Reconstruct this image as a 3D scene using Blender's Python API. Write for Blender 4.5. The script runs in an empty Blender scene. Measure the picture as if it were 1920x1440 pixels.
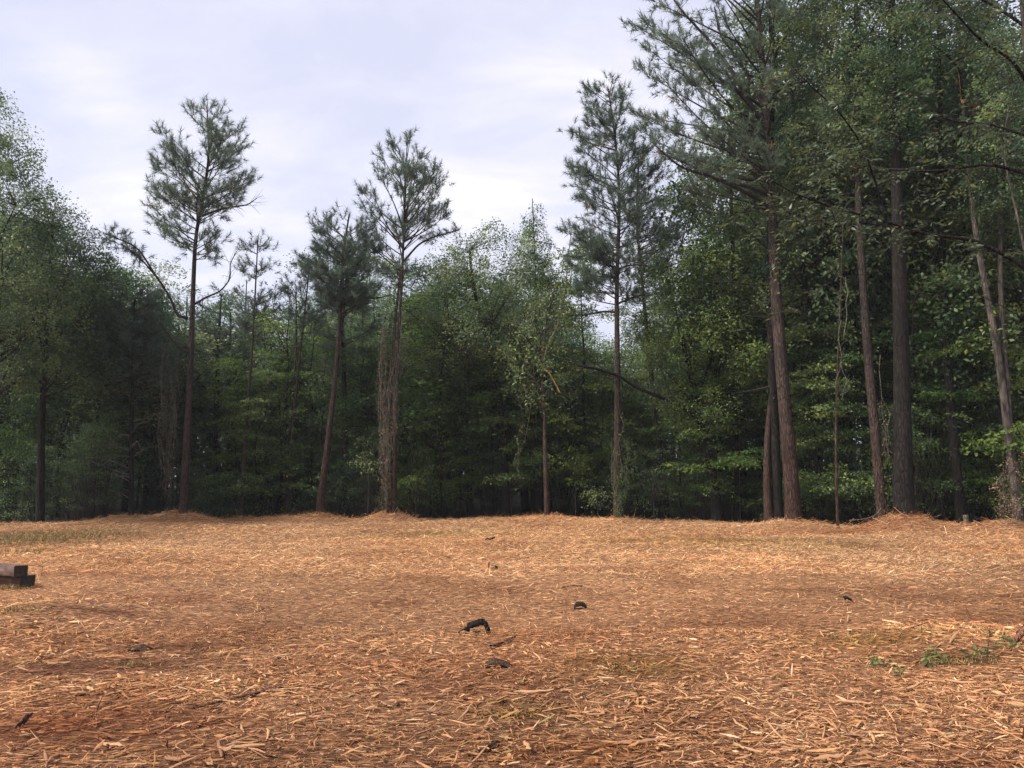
import bpy, math, random
import numpy as np
from mathutils import Vector, Matrix

# ------------------------------------------------------------------ camera, world, sun, exposure
scene = bpy.context.scene
col = scene.collection
CAM_H = 1.6
F = 1445.0                       # focal length in photo pixels (1920 wide)
PITCH = math.atan(175.0 / F)     # horizon lies at photo row 895

cam_d = bpy.data.cameras.new('camera')
cam = bpy.data.objects.new('camera', cam_d)
col.objects.link(cam)
cam.location = (0, 0, CAM_H)
cam.rotation_euler = (math.pi / 2 + PITCH, 0, 0)
cam_d.sensor_width = 36.0
cam_d.lens = 36.0 * F / 1920.0
cam_d.clip_start = 0.05
cam_d.clip_end = 3000
scene.camera = cam

SUN_EL = math.radians(48)
SUN_AZ = math.radians(-112)       # measured from +Y (view direction) towards +X; negative is left
sd = bpy.data.lights.new('sun', 'SUN')
sd.energy = 1.5
sd.angle = math.radians(24)
sd.color = (1.0, 0.93, 0.84)
sun = bpy.data.objects.new('sun', sd)
col.objects.link(sun)
sdir = Vector((math.sin(SUN_AZ) * math.cos(SUN_EL), math.cos(SUN_AZ) * math.cos(SUN_EL), math.sin(SUN_EL)))
sun.rotation_euler = sdir.to_track_quat('Z', 'Y').to_euler()
sun.location = sdir * 60

world = bpy.data.worlds.new('World')
scene.world = world
world.use_nodes = True
wn = world.node_tree.nodes
wl = world.node_tree.links
wn.clear()
SKY_STRENGTH = 0.1
SKY_GAIN = 2.14                   # cloud radiance before strength


def wnode(t, **kw):
    n = wn.new(t)
    for k, v in kw.items():
        setattr(n, k, v)
    return n


def wmath(op, a, b=None, c=None, clamp=False):
    n = wnode('ShaderNodeMath', operation=op)
    n.use_clamp = clamp
    for i, v in enumerate((a, b, c)):
        if v is None:
            continue
        if isinstance(v, (int, float)):
            n.inputs[i].default_value = v
        else:
            wl.new(v, n.inputs[i])
    return n.outputs[0]


def pix_dir(px, py):
    v = (720.0 - py) / F
    d = Vector(((px - 960.0) / F, math.cos(PITCH) - v * math.sin(PITCH), math.sin(PITCH) + v * math.cos(PITCH)))
    return d.normalized()


wout = wnode('ShaderNodeOutputWorld')
wbg = wnode('ShaderNodeBackground')
wbg.inputs[1].default_value = SKY_STRENGTH
wl.new(wbg.outputs[0], wout.inputs[0])
sky = wnode('ShaderNodeTexSky', sky_type='NISHITA')
sky.sun_disc = False
sky.sun_elevation = SUN_EL
sky.sun_rotation = SUN_AZ
sky.air_density = 1.0
sky.dust_density = 2.0
tc = wnode('ShaderNodeTexCoord')
nrm = wnode('ShaderNodeVectorMath', operation='NORMALIZE')
wl.new(tc.outputs['Generated'], nrm.inputs[0])
sep = wnode('ShaderNodeSeparateXYZ')
wl.new(nrm.outputs[0], sep.inputs[0])
zc = wmath('MAXIMUM', sep.outputs[2], 0.0)
den = wmath('ADD', zc, 0.22)
cx = wmath('DIVIDE', sep.outputs[0], den)
cy = wmath('DIVIDE', sep.outputs[1], den)
cmb = wnode('ShaderNodeCombineXYZ')
wl.new(cx, cmb.inputs[0])
wl.new(cy, cmb.inputs[1])


def wnoise(scale, detail, rough, off):
    m = wnode('ShaderNodeMapping')
    m.inputs['Location'].default_value = off
    m.inputs['Scale'].default_value = (1.0, 1.5, 1.0)
    wl.new(cmb.outputs[0], m.inputs[0])
    n = wnode('ShaderNodeTexNoise')
    n.inputs['Scale'].default_value = scale
    n.inputs['Detail'].default_value = detail
    n.inputs['Roughness'].default_value = rough
    n.inputs['Distortion'].default_value = 0.35
    wl.new(m.outputs[0], n.inputs[0])
    return n.outputs['Fac']


n1 = wnoise(1.1, 5, 0.5, (3.2, 1.7, 0))
n2 = wnoise(2.8, 7, 0.62, (8.1, 4.4, 0))
nsum = wmath('ADD', wmath('MULTIPLY', n1, 0.52), wmath('MULTIPLY', n2, 0.48))
# soft brighter places in the cloud sheet
blob = None
for (px, py, sharp, amp) in ((130, 115, 900, 0.05), (195, 200, 900, 0.13), (330, 90, 160, 0.07), (1010, 225, 400, 0.04), (890, 395, 200, 0.08),
                             (740, 330, 60, -0.04), (860, 90, 40, -0.06), (250, 20, 120, -0.06)):
    d = pix_dir(px, py)
    dn = wnode('ShaderNodeVectorMath', operation='DOT_PRODUCT')
    wl.new(nrm.outputs[0], dn.inputs[0])
    dn.inputs[1].default_value = d
    p = wmath('POWER', wmath('MAXIMUM', dn.outputs['Value'], 0.0), float(sharp))
    p = wmath('MULTIPLY', p, amp)
    blob = p if blob is None else wmath('ADD', blob, p)
fac = wmath('ADD', nsum, blob)
ramp = wnode('ShaderNodeValToRGB')
wl.new(fac, ramp.inputs[0])
cr = ramp.color_ramp
cr.elements[0].position = 0.41
cr.elements[0].color = (0.70, 0.71, 0.87, 1)
cr.elements[1].position = 0.49
cr.elements[1].color = (0.78, 0.78, 0.92, 1)
e = cr.elements.new(0.57)
e.color = (0.89, 0.87, 0.98, 1)
e = cr.elements.new(0.67)
e.color = (1.08, 1.05, 1.09, 1)
gain = wnode('ShaderNodeVectorMath', operation='SCALE')
wl.new(ramp.outputs[0], gain.inputs[0])
gain.inputs['Scale'].default_value = SKY_GAIN
mixs = wnode('ShaderNodeMix', data_type='RGBA')
mixs.inputs[0].default_value = 0.94
wl.new(sky.outputs[0], mixs.inputs[6])
wl.new(gain.outputs[0], mixs.inputs[7])
wl.new(mixs.outputs[2], wbg.inputs[0])

vs = scene.view_settings
vs.view_transform = 'Standard'
vs.look = 'None'
vs.gamma = 1.0
vs.use_curve_mapping = False
vs.exposure = 2.32
scene.cycles.max_bounces = 6
scene.cycles.diffuse_bounces = 4
scene.cycles.transmission_bounces = 4

RS = np.random.RandomState


# ------------------------------------------------------------------ helpers
def P(px, py, D):
    """photo pixel -> point on the vertical plane at distance D (metres)"""
    v = (720.0 - py) / F
    dx = (px - 960.0) / F
    dy = math.cos(PITCH) - v * math.sin(PITCH)
    dz = math.sin(PITCH) + v * math.cos(PITCH)
    s = D / dy
    return np.array((dx * s, D, CAM_H + dz * s))


def G(px, py):
    """photo pixel -> point on level ground"""
    v = (720.0 - py) / F
    dx = (px - 960.0) / F
    dy = math.cos(PITCH) - v * math.sin(PITCH)
    dz = math.sin(PITCH) + v * math.cos(PITCH)
    s = -CAM_H / dz
    return np.array((dx * s, dy * s, 0.0))


def mesh(name, V, T, mats, Cc=None, mat_idx=None, smooth=False):
    V = np.asarray(V, dtype=np.float32).reshape(-1, 3)
    T = np.asarray(T, dtype=np.int32)
    k = T.shape[1]
    me = bpy.data.meshes.new(name)
    me.vertices.add(len(V))
    me.vertices.foreach_set('co', V.ravel())
    me.loops.add(T.size)
    me.loops.foreach_set('vertex_index', T.ravel())
    me.polygons.add(len(T))
    me.polygons.foreach_set('loop_start', np.arange(0, T.size, k, dtype=np.int32))
    me.polygons.foreach_set('loop_total', np.full(len(T), k, dtype=np.int32))
    for m in mats:
        me.materials.append(m)
    if mat_idx is not None:
        me.polygons.foreach_set('material_index', np.asarray(mat_idx, dtype=np.int32))
    if smooth:
        me.polygons.foreach_set('use_smooth', np.ones(len(T), dtype=bool))
    if Cc is not None:
        a = me.color_attributes.new('Col', 'FLOAT_COLOR', 'POINT')
        C4 = np.ones((len(V), 4), dtype=np.float32)
        C4[:, :3] = Cc
        a.data.foreach_set('color', C4.ravel())
    me.update(calc_edges=True)
    return me


def link(name, me, parent=None, loc=None):
    o = bpy.data.objects.new(name, me)
    col.objects.link(o)
    if parent is not None:
        o.parent = parent
    if loc is not None:
        o.location = loc
    return o


def empty(name, loc):
    return link(name, None, None, tuple(float(c) for c in loc))


def tag(o, label=None, cat=None, group=None, kind=None):
    if label:
        o['label'] = label
    if cat:
        o['category'] = cat
    if group:
        o['group'] = group
    if kind:
        o['kind'] = kind
    return o


class Bag:
    """collects triangles with a per-vertex colour and a material index"""
    def __init__(s):
        s.V, s.T, s.C, s.M, s.n = [], [], [], [], 0

    def add(s, V, T, C=(1, 1, 1), m=0):
        V = np.asarray(V, dtype=np.float32)
        T = np.asarray(T, dtype=np.int32)
        C = np.asarray(C, dtype=np.float32)
        if C.ndim == 1:
            C = np.repeat(C[None], len(V), 0)
        s.V.append(V)
        s.T.append(T + s.n)
        s.C.append(C)
        s.M.append(np.full(len(T), m, dtype=np.int32))
        s.n += len(V)

    def tube(s, pts, rad, n=6, C=(1, 1, 1), m=0, knob=0.0, rs=None):
        V, T = tube(pts, rad, n, knob, rs)
        s.add(V, T, C, m)

    def build(s, name, mats, parent=None, smooth=False, loc=None):
        me = mesh(name, np.concatenate(s.V), np.concatenate(s.T), mats, np.concatenate(s.C), np.concatenate(s.M), smooth)
        return link(name, me, parent, loc)


def resample(pts, n):
    pts = np.asarray(pts, float)
    d = np.r_[0, np.cumsum(np.linalg.norm(np.diff(pts, axis=0), axis=1))]
    t = np.linspace(0, d[-1], n)
    # smooth (Catmull-like) by cubic averaging of linear interpolation
    q = np.stack([np.interp(t, d, pts[:, i]) for i in range(3)], 1)
    for _ in range(2):
        q[1:-1] = 0.25 * q[:-2] + 0.5 * q[1:-1] + 0.25 * q[2:]
    return q


def tube(pts, rad, n=6, knob=0.0, rs=None):
    pts = np.asarray(pts, float)
    m = len(pts)
    rad = np.broadcast_to(np.asarray(rad, float), (m,))
    tan = np.gradient(pts, axis=0)
    tan /= np.linalg.norm(tan, axis=1)[:, None] + 1e-9
    ref = np.array((0.0, 1.0, 0.0)) if abs(tan[0, 1]) < 0.9 else np.array((1.0, 0, 0))
    u = np.cross(tan, ref)
    u /= np.linalg.norm(u, axis=1)[:, None] + 1e-9
    w = np.cross(tan, u)
    a = np.linspace(0, 2 * np.pi, n, endpoint=False)
    R = rad[:, None] * np.ones((1, n))
    if knob and rs is not None:
        R = R * (1 + knob * rs.randn(m, n) * 0.5 + knob * np.sin(a[None] * 2 + rs.rand() * 6 + np.linspace(0, 4, m)[:, None]))
    V = pts[:, None] + R[..., None] * (np.cos(a)[None, :, None] * u[:, None] + np.sin(a)[None, :, None] * w[:, None])
    V = V.reshape(-1, 3)
    i = np.arange(m - 1)[:, None] * n
    j = np.arange(n)[None]
    j2 = (j + 1) % n
    A = (i + j).ravel(); B = (i + j2).ravel(); Cc = (i + n + j2).ravel(); Dd = (i + n + j).ravel()
    T = np.concatenate([np.stack([A, B, Cc], 1), np.stack([A, Cc, Dd], 1)])
    # end cap
    V = np.concatenate([V, pts[-1:]])
    top = (m - 1) * n
    jj = np.arange(n)
    T = np.concatenate([T, np.stack([top + jj, top + (jj + 1) % n, np.full(n, m * n)], 1)])
    return V, T


# value noise for terrain and colour patches
_ns = RS(5).rand(64, 64)


def vnoise(x, y, s):
    x = np.asarray(x) / s + 100.0
    y = np.asarray(y) / s + 100.0
    xi = np.floor(x).astype(int); yi = np.floor(y).astype(int)
    fx = x - xi; fy = y - yi
    fx = fx * fx * (3 - 2 * fx); fy = fy * fy * (3 - 2 * fy)
    g = lambda a, b: _ns[a % 64, b % 64]
    return (g(xi, yi) * (1 - fx) + g(xi + 1, yi) * fx) * (1 - fy) + (g(xi, yi + 1) * (1 - fx) + g(xi + 1, yi + 1) * fx) * fy


# ------------------------------------------------------------------ materials
def mat(name):
    m = bpy.data.materials.new(name)
    m.use_nodes = True
    nt = m.node_tree
    b = nt.nodes.get('Principled BSDF')
    return m, nt, b


def N(nt, t, ins=None, **kw):
    n = nt.nodes.new(t)
    for k, v in kw.items():
        setattr(n, k, v)
    for k, v in (ins or {}).items():
        if isinstance(v, bpy.types.NodeSocket):
            nt.links.new(v, n.inputs[k])
        else:
            n.inputs[k].default_value = v
    return n


def ramp_node(nt, fac, stops):
    r = N(nt, 'ShaderNodeValToRGB')
    nt.links.new(fac, r.inputs[0])
    el = r.color_ramp.elements
    el[0].position, el[0].color = stops[0][0], (*stops[0][1], 1)
    el[1].position, el[1].color = stops[-1][0], (*stops[-1][1], 1)
    for p, c in stops[1:-1]:
        x = el.new(p)
        x.color = (*c, 1)
    return r.outputs[0]


def leaf_mat(name, base, rough=0.5, trans=0.25, var=0.35):
    m, nt, b = mat(name)
    at = N(nt, 'ShaderNodeAttribute', attribute_name='Col')
    oi = N(nt, 'ShaderNodeObjectInfo')
    hsv = N(nt, 'ShaderNodeHueSaturation', {'Color': (*base, 1)})
    mr = N(nt, 'ShaderNodeMapRange', {0: oi.outputs['Random'], 3: 1 - var, 4: 1 + var})
    nt.links.new(mr.outputs[0], hsv.inputs['Value'])
    mh = N(nt, 'ShaderNodeMapRange', {0: oi.outputs['Random'], 3: 0.525, 4: 0.475})
    nt.links.new(mh.outputs[0], hsv.inputs['Hue'])
    mul = N(nt, 'ShaderNodeMix', {0: 1.0, 6: hsv.outputs[0], 7: at.outputs['Color']}, data_type='RGBA', blend_type='MULTIPLY')
    nt.links.new(mul.outputs[2], b.inputs['Base Color'])
    b.inputs['Roughness'].default_value = rough
    b.inputs['Specular IOR Level'].default_value = 0.35
    tr = N(nt, 'ShaderNodeBsdfTranslucent')
    nt.links.new(mul.outputs[2], tr.inputs[0])
    ms = N(nt, 'ShaderNodeMixShader', {0: trans, 1: b.outputs[0], 2: tr.outputs[0]})
    nt.links.new(ms.outputs[0], nt.nodes['Material Output'].inputs[0])
    return m


def bark_mat(name, lo, hi, pale, scale=9.0, bump=0.6, tint=None):
    """plated bark: dark furrows, brown plates, pale flecks; stretched along the trunk"""
    m, nt, b = mat(name)
    tcn = N(nt, 'ShaderNodeTexCoord')
    mp = N(nt, 'ShaderNodeMapping', {0: tcn.outputs['Object'], 'Scale': (1, 1, 0.22)})
    vo = N(nt, 'ShaderNodeTexVoronoi', {'Vector': mp.outputs[0], 'Scale': scale}, feature='DISTANCE_TO_EDGE')
    n1_ = N(nt, 'ShaderNodeTexNoise', {'Vector': mp.outputs[0], 'Scale': scale * 2.2, 'Detail': 5.0, 'Roughness': 0.65})
    n2_ = N(nt, 'ShaderNodeTexNoise', {'Vector': tcn.outputs['Object'], 'Scale': 1.3, 'Detail': 3.0})
    c1 = ramp_node(nt, n1_.outputs['Fac'], [(0.30, lo), (0.52, hi), (0.72, pale)])
    ve = N(nt, 'ShaderNodeMapRange', {0: vo.outputs['Distance'], 1: 0.0, 2: 0.10, 3: 0.35, 4: 1.0})
    mu = N(nt, 'ShaderNodeMix', {0: 1.0, 6: c1}, data_type='RGBA', blend_type='MULTIPLY')
    cc = N(nt, 'ShaderNodeCombineColor', {0: ve.outputs[0], 1: ve.outputs[0], 2: ve.outputs[0]})
    nt.links.new(cc.outputs[0], mu.inputs[7])
    big = ramp_node(nt, n2_.outputs['Fac'], [(0.35, (0.72, 0.72, 0.75)), (0.65, (1.15, 1.12, 1.1))])
    mu2 = N(nt, 'ShaderNodeMix', {0: 1.0, 6: mu.outputs[2], 7: big}, data_type='RGBA', blend_type='MULTIPLY')
    outc = mu2.outputs[2]
    if tint:   # redder towards the foot, as pine bark is
        sz = N(nt, 'ShaderNodeSeparateXYZ', {0: tcn.outputs['Object']})
        mz = N(nt, 'ShaderNodeMapRange', {0: sz.outputs[2], 1: 0.0, 2: tint[1], 3: 1.0, 4: 0.0})
        mm = N(nt, 'ShaderNodeMix', {0: mz.outputs[0], 6: outc}, data_type='RGBA', blend_type='MULTIPLY')
        mm.inputs[7].default_value = (*tint[0], 1)
        outc = mm.outputs[2]
    nt.links.new(outc, b.inputs['Base Color'])
    b.inputs['Roughness'].default_value = 0.9
    b.inputs['Specular IOR Level'].default_value = 0.15
    hh = N(nt, 'ShaderNodeMath', {0: ve.outputs[0], 1: n1_.outputs['Fac']}, operation='ADD')
    bp = N(nt, 'ShaderNodeBump', {'Strength': bump, 'Distance': 0.03, 'Height': hh.outputs[0]})
    nt.links.new(bp.outputs[0], b.inputs['Normal'])
    return m


M_pine_bark = bark_mat('pine_bark', (0.024, 0.017, 0.014), (0.055, 0.042, 0.036), (0.13, 0.105, 0.09), 16, 0.8, ((1.10, 0.82, 0.74), 5.0))
M_red_bark = bark_mat('red_pine_bark', (0.022, 0.015, 0.012), (0.056, 0.040, 0.033), (0.15, 0.118, 0.10), 15, 0.9, ((1.05, 0.80, 0.73), 5.0))
M_dark_bark = bark_mat('dark_bark', (0.007, 0.006, 0.0055), (0.016, 0.013, 0.011), (0.05, 0.043, 0.038), 11, 0.7)
M_grey_bark = bark_mat('grey_bark', (0.035, 0.028, 0.023), (0.075, 0.063, 0.053), (0.155, 0.135, 0.115), 7, 0.4)
M_twig = bark_mat('twig_bark', (0.018, 0.014, 0.012), (0.042, 0.034, 0.029), (0.10, 0.085, 0.075), 20, 0.2)
M_deadwood = bark_mat('dead_wood', (0.08, 0.068, 0.058), (0.15, 0.13, 0.11), (0.26, 0.23, 0.20), 16, 0.3)

M_needle = leaf_mat('pine_needles', (0.110, 0.156, 0.110), 0.45, 0.38, 0.12)
M_needle_dk = leaf_mat('dark_pine_needles', (0.084, 0.124, 0.090), 0.5, 0.35, 0.12)
M_leaf = leaf_mat('broad_leaves', (0.094, 0.152, 0.048), 0.5, 0.5)
M_leaf_y = leaf_mat('yellowish_leaves', (0.112, 0.155, 0.060), 0.5, 0.35)
M_leaf_d = leaf_mat('dark_leaves', (0.080, 0.132, 0.058), 0.5, 0.5)
M_leaf_g = leaf_mat('grey_green_leaves', (0.108, 0.160, 0.076), 0.42, 0.5)
M_leaf_v = leaf_mat('dry_vine_leaves', (0.13, 0.098, 0.058), 0.6, 0.3)
M_leaf_u = leaf_mat('understory_leaves', (0.098, 0.162, 0.036), 0.5, 0.5)
M_rust = leaf_mat('rusty_dead_needles', (0.16, 0.075, 0.045), 0.7, 0.2)

# mulch floor
M_mulch, nt, b = mat('shredded_mulch')
tcn = N(nt, 'ShaderNodeTexCoord')
at = N(nt, 'ShaderNodeAttribute', attribute_name='Col')
w1 = N(nt, 'ShaderNodeTexNoise', {'Vector': tcn.outputs['Object'], 'Scale': 3.0, 'Detail': 2.0})
mpA = N(nt, 'ShaderNodeMapping', {0: tcn.outputs['Object'], 'Rotation': (0, 0, 0.3), 'Scale': (9, 42, 20)})
mpB = N(nt, 'ShaderNodeMapping', {0: tcn.outputs['Object'], 'Rotation': (0, 0, 1.2), 'Scale': (12, 50, 20)})
nA = N(nt, 'ShaderNodeTexNoise', {'Vector': mpA.outputs[0], 'Scale': 1.0, 'Detail': 4.0, 'Distortion': 0.8})
nB = N(nt, 'ShaderNodeTexNoise', {'Vector': mpB.outputs[0], 'Scale': 1.0, 'Detail': 4.0, 'Distortion': 0.8})
mx = N(nt, 'ShaderNodeMath', {0: nA.outputs['Fac'], 1: nB.outputs['Fac']}, operation='MAXIMUM')
cmu = ramp_node(nt, mx.outputs[0], [(0.44, (0.045, 0.020, 0.010)), (0.56, (0.15, 0.070, 0.030)), (0.66, (0.34, 0.175, 0.078)), (0.78, (0.50, 0.30, 0.15))])
mu = N(nt, 'ShaderNodeMix', {0: 1.0, 6: cmu, 7: at.outputs['Color']}, data_type='RGBA', blend_type='MULTIPLY')
nt.links.new(mu.outputs[2], b.inputs['Base Color'])
b.inputs['Roughness'].default_value = 0.95
b.inputs['Specular IOR Level'].default_value = 0.1
bp = N(nt, 'ShaderNodeBump', {'Strength': 0.8, 'Distance': 0.02, 'Height': mx.outputs[0]})
nt.links.new(bp.outputs[0], b.inputs['Normal'])

M_chip, nt, b = mat('wood_chip')
at = N(nt, 'ShaderNodeAttribute', attribute_name='Col')
tcn = N(nt, 'ShaderNodeTexCoord')
n_ = N(nt, 'ShaderNodeTexNoise', {'Vector': tcn.outputs['Object'], 'Scale': 60.0, 'Detail': 3.0})
vr = ramp_node(nt, n_.outputs['Fac'], [(0.3, (0.72, 0.68, 0.64)), (0.7, (1.15, 1.15, 1.15))])
mu = N(nt, 'ShaderNodeMix', {0: 1.0, 6: at.outputs['Color'], 7: vr}, data_type='RGBA', blend_type='MULTIPLY')
nt.links.new(mu.outputs[2], b.inputs['Base Color'])
b.inputs['Roughness'].default_value = 0.95
b.inputs['Specular IOR Level'].default_value = 0.05

M_chip_obj, nt, b = mat('splintered_wood')
tcn = N(nt, 'ShaderNodeTexCoord')
oi = N(nt, 'ShaderNodeObjectInfo')
mp = N(nt, 'ShaderNodeMapping', {0: tcn.outputs['Object'], 'Scale': (12, 160, 160)})
n_ = N(nt, 'ShaderNodeTexNoise', {'Vector': mp.outputs[0], 'Scale': 1.0, 'Detail': 4.0})
c1 = ramp_node(nt, n_.outputs['Fac'], [(0.3, (0.16, 0.07, 0.032)), (0.5, (0.37, 0.20, 0.095)), (0.7, (0.52, 0.33, 0.18))])
c2 = ramp_node(nt, oi.outputs['Random'], [(0.0, (0.55, 0.42, 0.36)), (0.25, (0.85, 0.72, 0.62)), (0.6, (1.0, 0.93, 0.85)), (1.0, (1.1, 1.1, 1.1))])
mu = N(nt, 'ShaderNodeMix', {0: 1.0, 6: c1, 7: c2}, data_type='RGBA', blend_type='MULTIPLY')
nt.links.new(mu.outputs[2], b.inputs['Base Color'])
b.inputs['Roughness'].default_value = 0.75
bp = N(nt, 'ShaderNodeBump', {'Strength': 0.6, 'Distance': 0.004, 'Height': n_.outputs['Fac']})
nt.links.new(bp.outputs[0], b.inputs['Normal'])

M_floor, nt, b = mat('leaf_litter')
tcn = N(nt, 'ShaderNodeTexCoord')
n_ = N(nt, 'ShaderNodeTexNoise', {'Vector': tcn.outputs['Object'], 'Scale': 6.0, 'Detail': 8.0, 'Roughness': 0.7})
c1 = ramp_node(nt, n_.outputs['Fac'], [(0.3, (0.018, 0.012, 0.008)), (0.55, (0.055, 0.036, 0.022)), (0.75, (0.12, 0.08, 0.048))])
nt.links.new(c1, b.inputs['Base Color'])
b.inputs['Roughness'].default_value = 0.95
bp = N(nt, 'ShaderNodeBump', {'Strength': 0.7, 'Distance': 0.05, 'Height': n_.outputs['Fac']})
nt.links.new(bp.outputs[0], b.inputs['Normal'])

M_timber, nt, b = mat('weathered_timber')
tcn = N(nt, 'ShaderNodeTexCoord')
mp = N(nt, 'ShaderNodeMapping', {0: tcn.outputs['Object'], 'Scale': (2.5, 28, 28)})
n_ = N(nt, 'ShaderNodeTexNoise', {'Vector': mp.outputs[0], 'Scale': 1.0, 'Detail': 6.0, 'Roughness': 0.65})
n3 = N(nt, 'ShaderNodeTexNoise', {'Vector': tcn.outputs['Object'], 'Scale': 7.0, 'Detail': 4.0})
c1 = ramp_node(nt, n_.outputs['Fac'], [(0.3, (0.025, 0.014, 0.011)), (0.52, (0.095, 0.056, 0.042)), (0.75, (0.20, 0.14, 0.11))])
c2 = ramp_node(nt, n3.outputs['Fac'], [(0.35, (0.6, 0.6, 0.65)), (0.65, (1.25, 1.15, 1.05))])
mu = N(nt, 'ShaderNodeMix', {0: 1.0, 6: c1, 7: c2}, data_type='RGBA', blend_type='MULTIPLY')
nt.links.new(mu.outputs[2], b.inputs['Base Color'])
b.inputs['Roughness'].default_value = 0.85
bp = N(nt, 'ShaderNodeBump', {'Strength': 0.8, 'Distance': 0.01, 'Height': n_.outputs['Fac']})
nt.links.new(bp.outputs[0], b.inputs['Normal'])

M_endgrain, nt, b = mat('timber_end_grain')
tcn = N(nt, 'ShaderNodeTexCoord')
n_ = N(nt, 'ShaderNodeTexNoise', {'Vector': tcn.outputs['Object'], 'Scale': 40.0, 'Detail': 5.0})
c1 = ramp_node(nt, n_.outputs['Fac'], [(0.35, (0.012, 0.009, 0.010)), (0.7, (0.05, 0.036, 0.034))])  # end grain, with the shade on the end faces painted into its colour
nt.links.new(c1, b.inputs['Base Color'])
b.inputs['Roughness'].default_value = 0.9

M_black, nt, b = mat('black_plastic')
tcn = N(nt, 'ShaderNodeTexCoord')
n_ = N(nt, 'ShaderNodeTexNoise', {'Vector': tcn.outputs['Object'], 'Scale': 30.0, 'Detail': 4.0})
c1 = ramp_node(nt, n_.outputs['Fac'], [(0.4, (0.006, 0.006, 0.007)), (0.75, (0.035, 0.028, 0.024))])
nt.links.new(c1, b.inputs['Base Color'])
b.inputs['Roughness'].default_value = 0.9
b.inputs['Specular IOR Level'].default_value = 0.05

M_stake = bark_mat('stake_wood', (0.10, 0.085, 0.05), (0.24, 0.21, 0.13), (0.36, 0.33, 0.22), 20, 0.3)
M_split = bark_mat('split_wood', (0.35, 0.16, 0.06), (0.62, 0.34, 0.15), (0.80, 0.52, 0.28), 25, 0.3)
M_grass = leaf_mat('grass_blades', (0.17, 0.145, 0.055), 0.6, 0.3)

# ------------------------------------------------------------------ terrain
MOUNDS = []   # (x, y, radius, height)


def mound(px, D, r, h):
    p = P(px, 900, D)
    MOUNDS.append((p[0], D, r, h))


mound(343, 28.2, 1.35, 0.34)
mound(452, 30.3, 0.8, 0.12)
mound(246, 28.8, 1.4, 0.14)
mound(600, 29.0, 1.1, 0.26)
mound(732, 29.0, 1.0, 0.34)
mound(1025, 28.3, 0.9, 0.16)
mound(1157, 27.6, 0.8, 0.10)
mound(1480, 24.9, 1.5, 0.26)
mound(1692, 22.9, 1.3, 0.54)
mound(1900, 22.6, 1.9, 0.36)
mound(1050, 30.5, 3.5, 0.05)
mound(535, 30.0, 1.0, 0.12)
g = G(110, 1150); MOUNDS.append((g[0], g[1], 1.3, 0.16))
g = G(215, 1045); MOUNDS.append((g[0], g[1], 1.6, 0.12))
g = G(1780, 1210); MOUNDS.append((g[0], g[1], 0.7, 0.10))


def H(x, y):
    x = np.asarray(x, float); y = np.asarray(y, float)
    h = 0.10 * (vnoise(x, y, 5.0) - 0.5) + 0.06 * (vnoise(x + 9, y, 1.7) - 0.5) + 0.035 * (vnoise(x, y + 5, 0.6) - 0.5)
    h = h * np.clip((y - 2) / 4, 0, 1)
    for (mx_, my_, r, hh) in MOUNDS:
        d2 = ((x - mx_) ** 2 + (y - my_) ** 2) / (r * r)
        h = h + hh * np.exp(-d2 * 1.6) * (1 + 0.3 * (vnoise(x, y, 0.35) - 0.5))
    return h


def edge_y(x):
    """far edge of the mulch, metres ahead of the camera"""
    pts = np.array([(-60, 20), (-24, 24.5), (-18.5, 26.3), (-14, 28.6), (-10, 29.8), (-4, 30.3), (2, 30.2), (6, 29.3), (9, 27.6), (12, 25.2), (16, 24.0), (20, 23.2), (60, 20)])
    return np.interp(x, pts[:, 0], pts[:, 1]) + 0.8 * (vnoise(x, np.zeros_like(np.asarray(x, float)), 1.3) - 0.5)


# colour patches on the mulch: (px, py, radius x m, radius y m, colour multiplier, cover drop)
PATCH = []


def patch(px, py, rx, ry, c, drop):
    g_ = G(px, py)
    PATCH.append((g_[0], g_[1], rx, ry, c, drop))


patch(180, 1240, 1.1, 0.35, (0.34, 0.27, 0.28), 0.75)
patch(300, 1210, 0.6, 0.2, (0.40, 0.33, 0.32), 0.6)
patch(210, 1155, 0.9, 0.15, (0.5, 0.42, 0.42), 0.4)
patch(110, 1370, 0.8, 0.45, (0.82, 0.70, 0.66), 0.12)
patch(300, 1350, 0.8, 0.3, (0.84, 0.74, 0.70), 0.12)
patch(270, 1120, 1.5, 0.7, (0.72, 0.62, 0.60), 0.2)
patch(60, 1010, 3.2, 3.0, (0.34, 0.34, 0.30), 0.8)
patch(1020, 1190, 0.8, 0.5, (0.72, 0.62, 0.58), 0.15)
patch(1190, 1250, 0.7, 0.5, (0.62, 0.62, 0.46), 0.2)
patch(980, 1340, 0.3, 0.25, (0.55, 0.55, 0.42), 0.2)
patch(1300, 1012, 2.6, 1.5, (0.86, 0.90, 0.78), 0.05)
patch(1480, 1020, 2.0, 1.5, (0.86, 0.89, 0.76), 0.05)
patch(830, 1000, 2.4, 1.6, (0.82, 0.86, 0.70), 0.1)
patch(1640, 1200, 0.8, 0.4, (0.66, 0.66, 0.48), 0.2)
patch(1800, 1235, 0.6, 0.2, (0.40, 0.40, 0.30), 0.4)
patch(1850, 1030, 2.0, 1.0, (0.86, 0.78, 0.72), 0.0)
patch(1590, 1000, 4.0, 0.9, (0.78, 0.66, 0.60), 0.0)
patch(820, 1250, 1.6, 0.6, (0.84, 0.74, 0.70), 0.0)
patch(1100, 1415, 0.9, 0.3, (0.80, 0.70, 0.62), 0.1)


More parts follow.
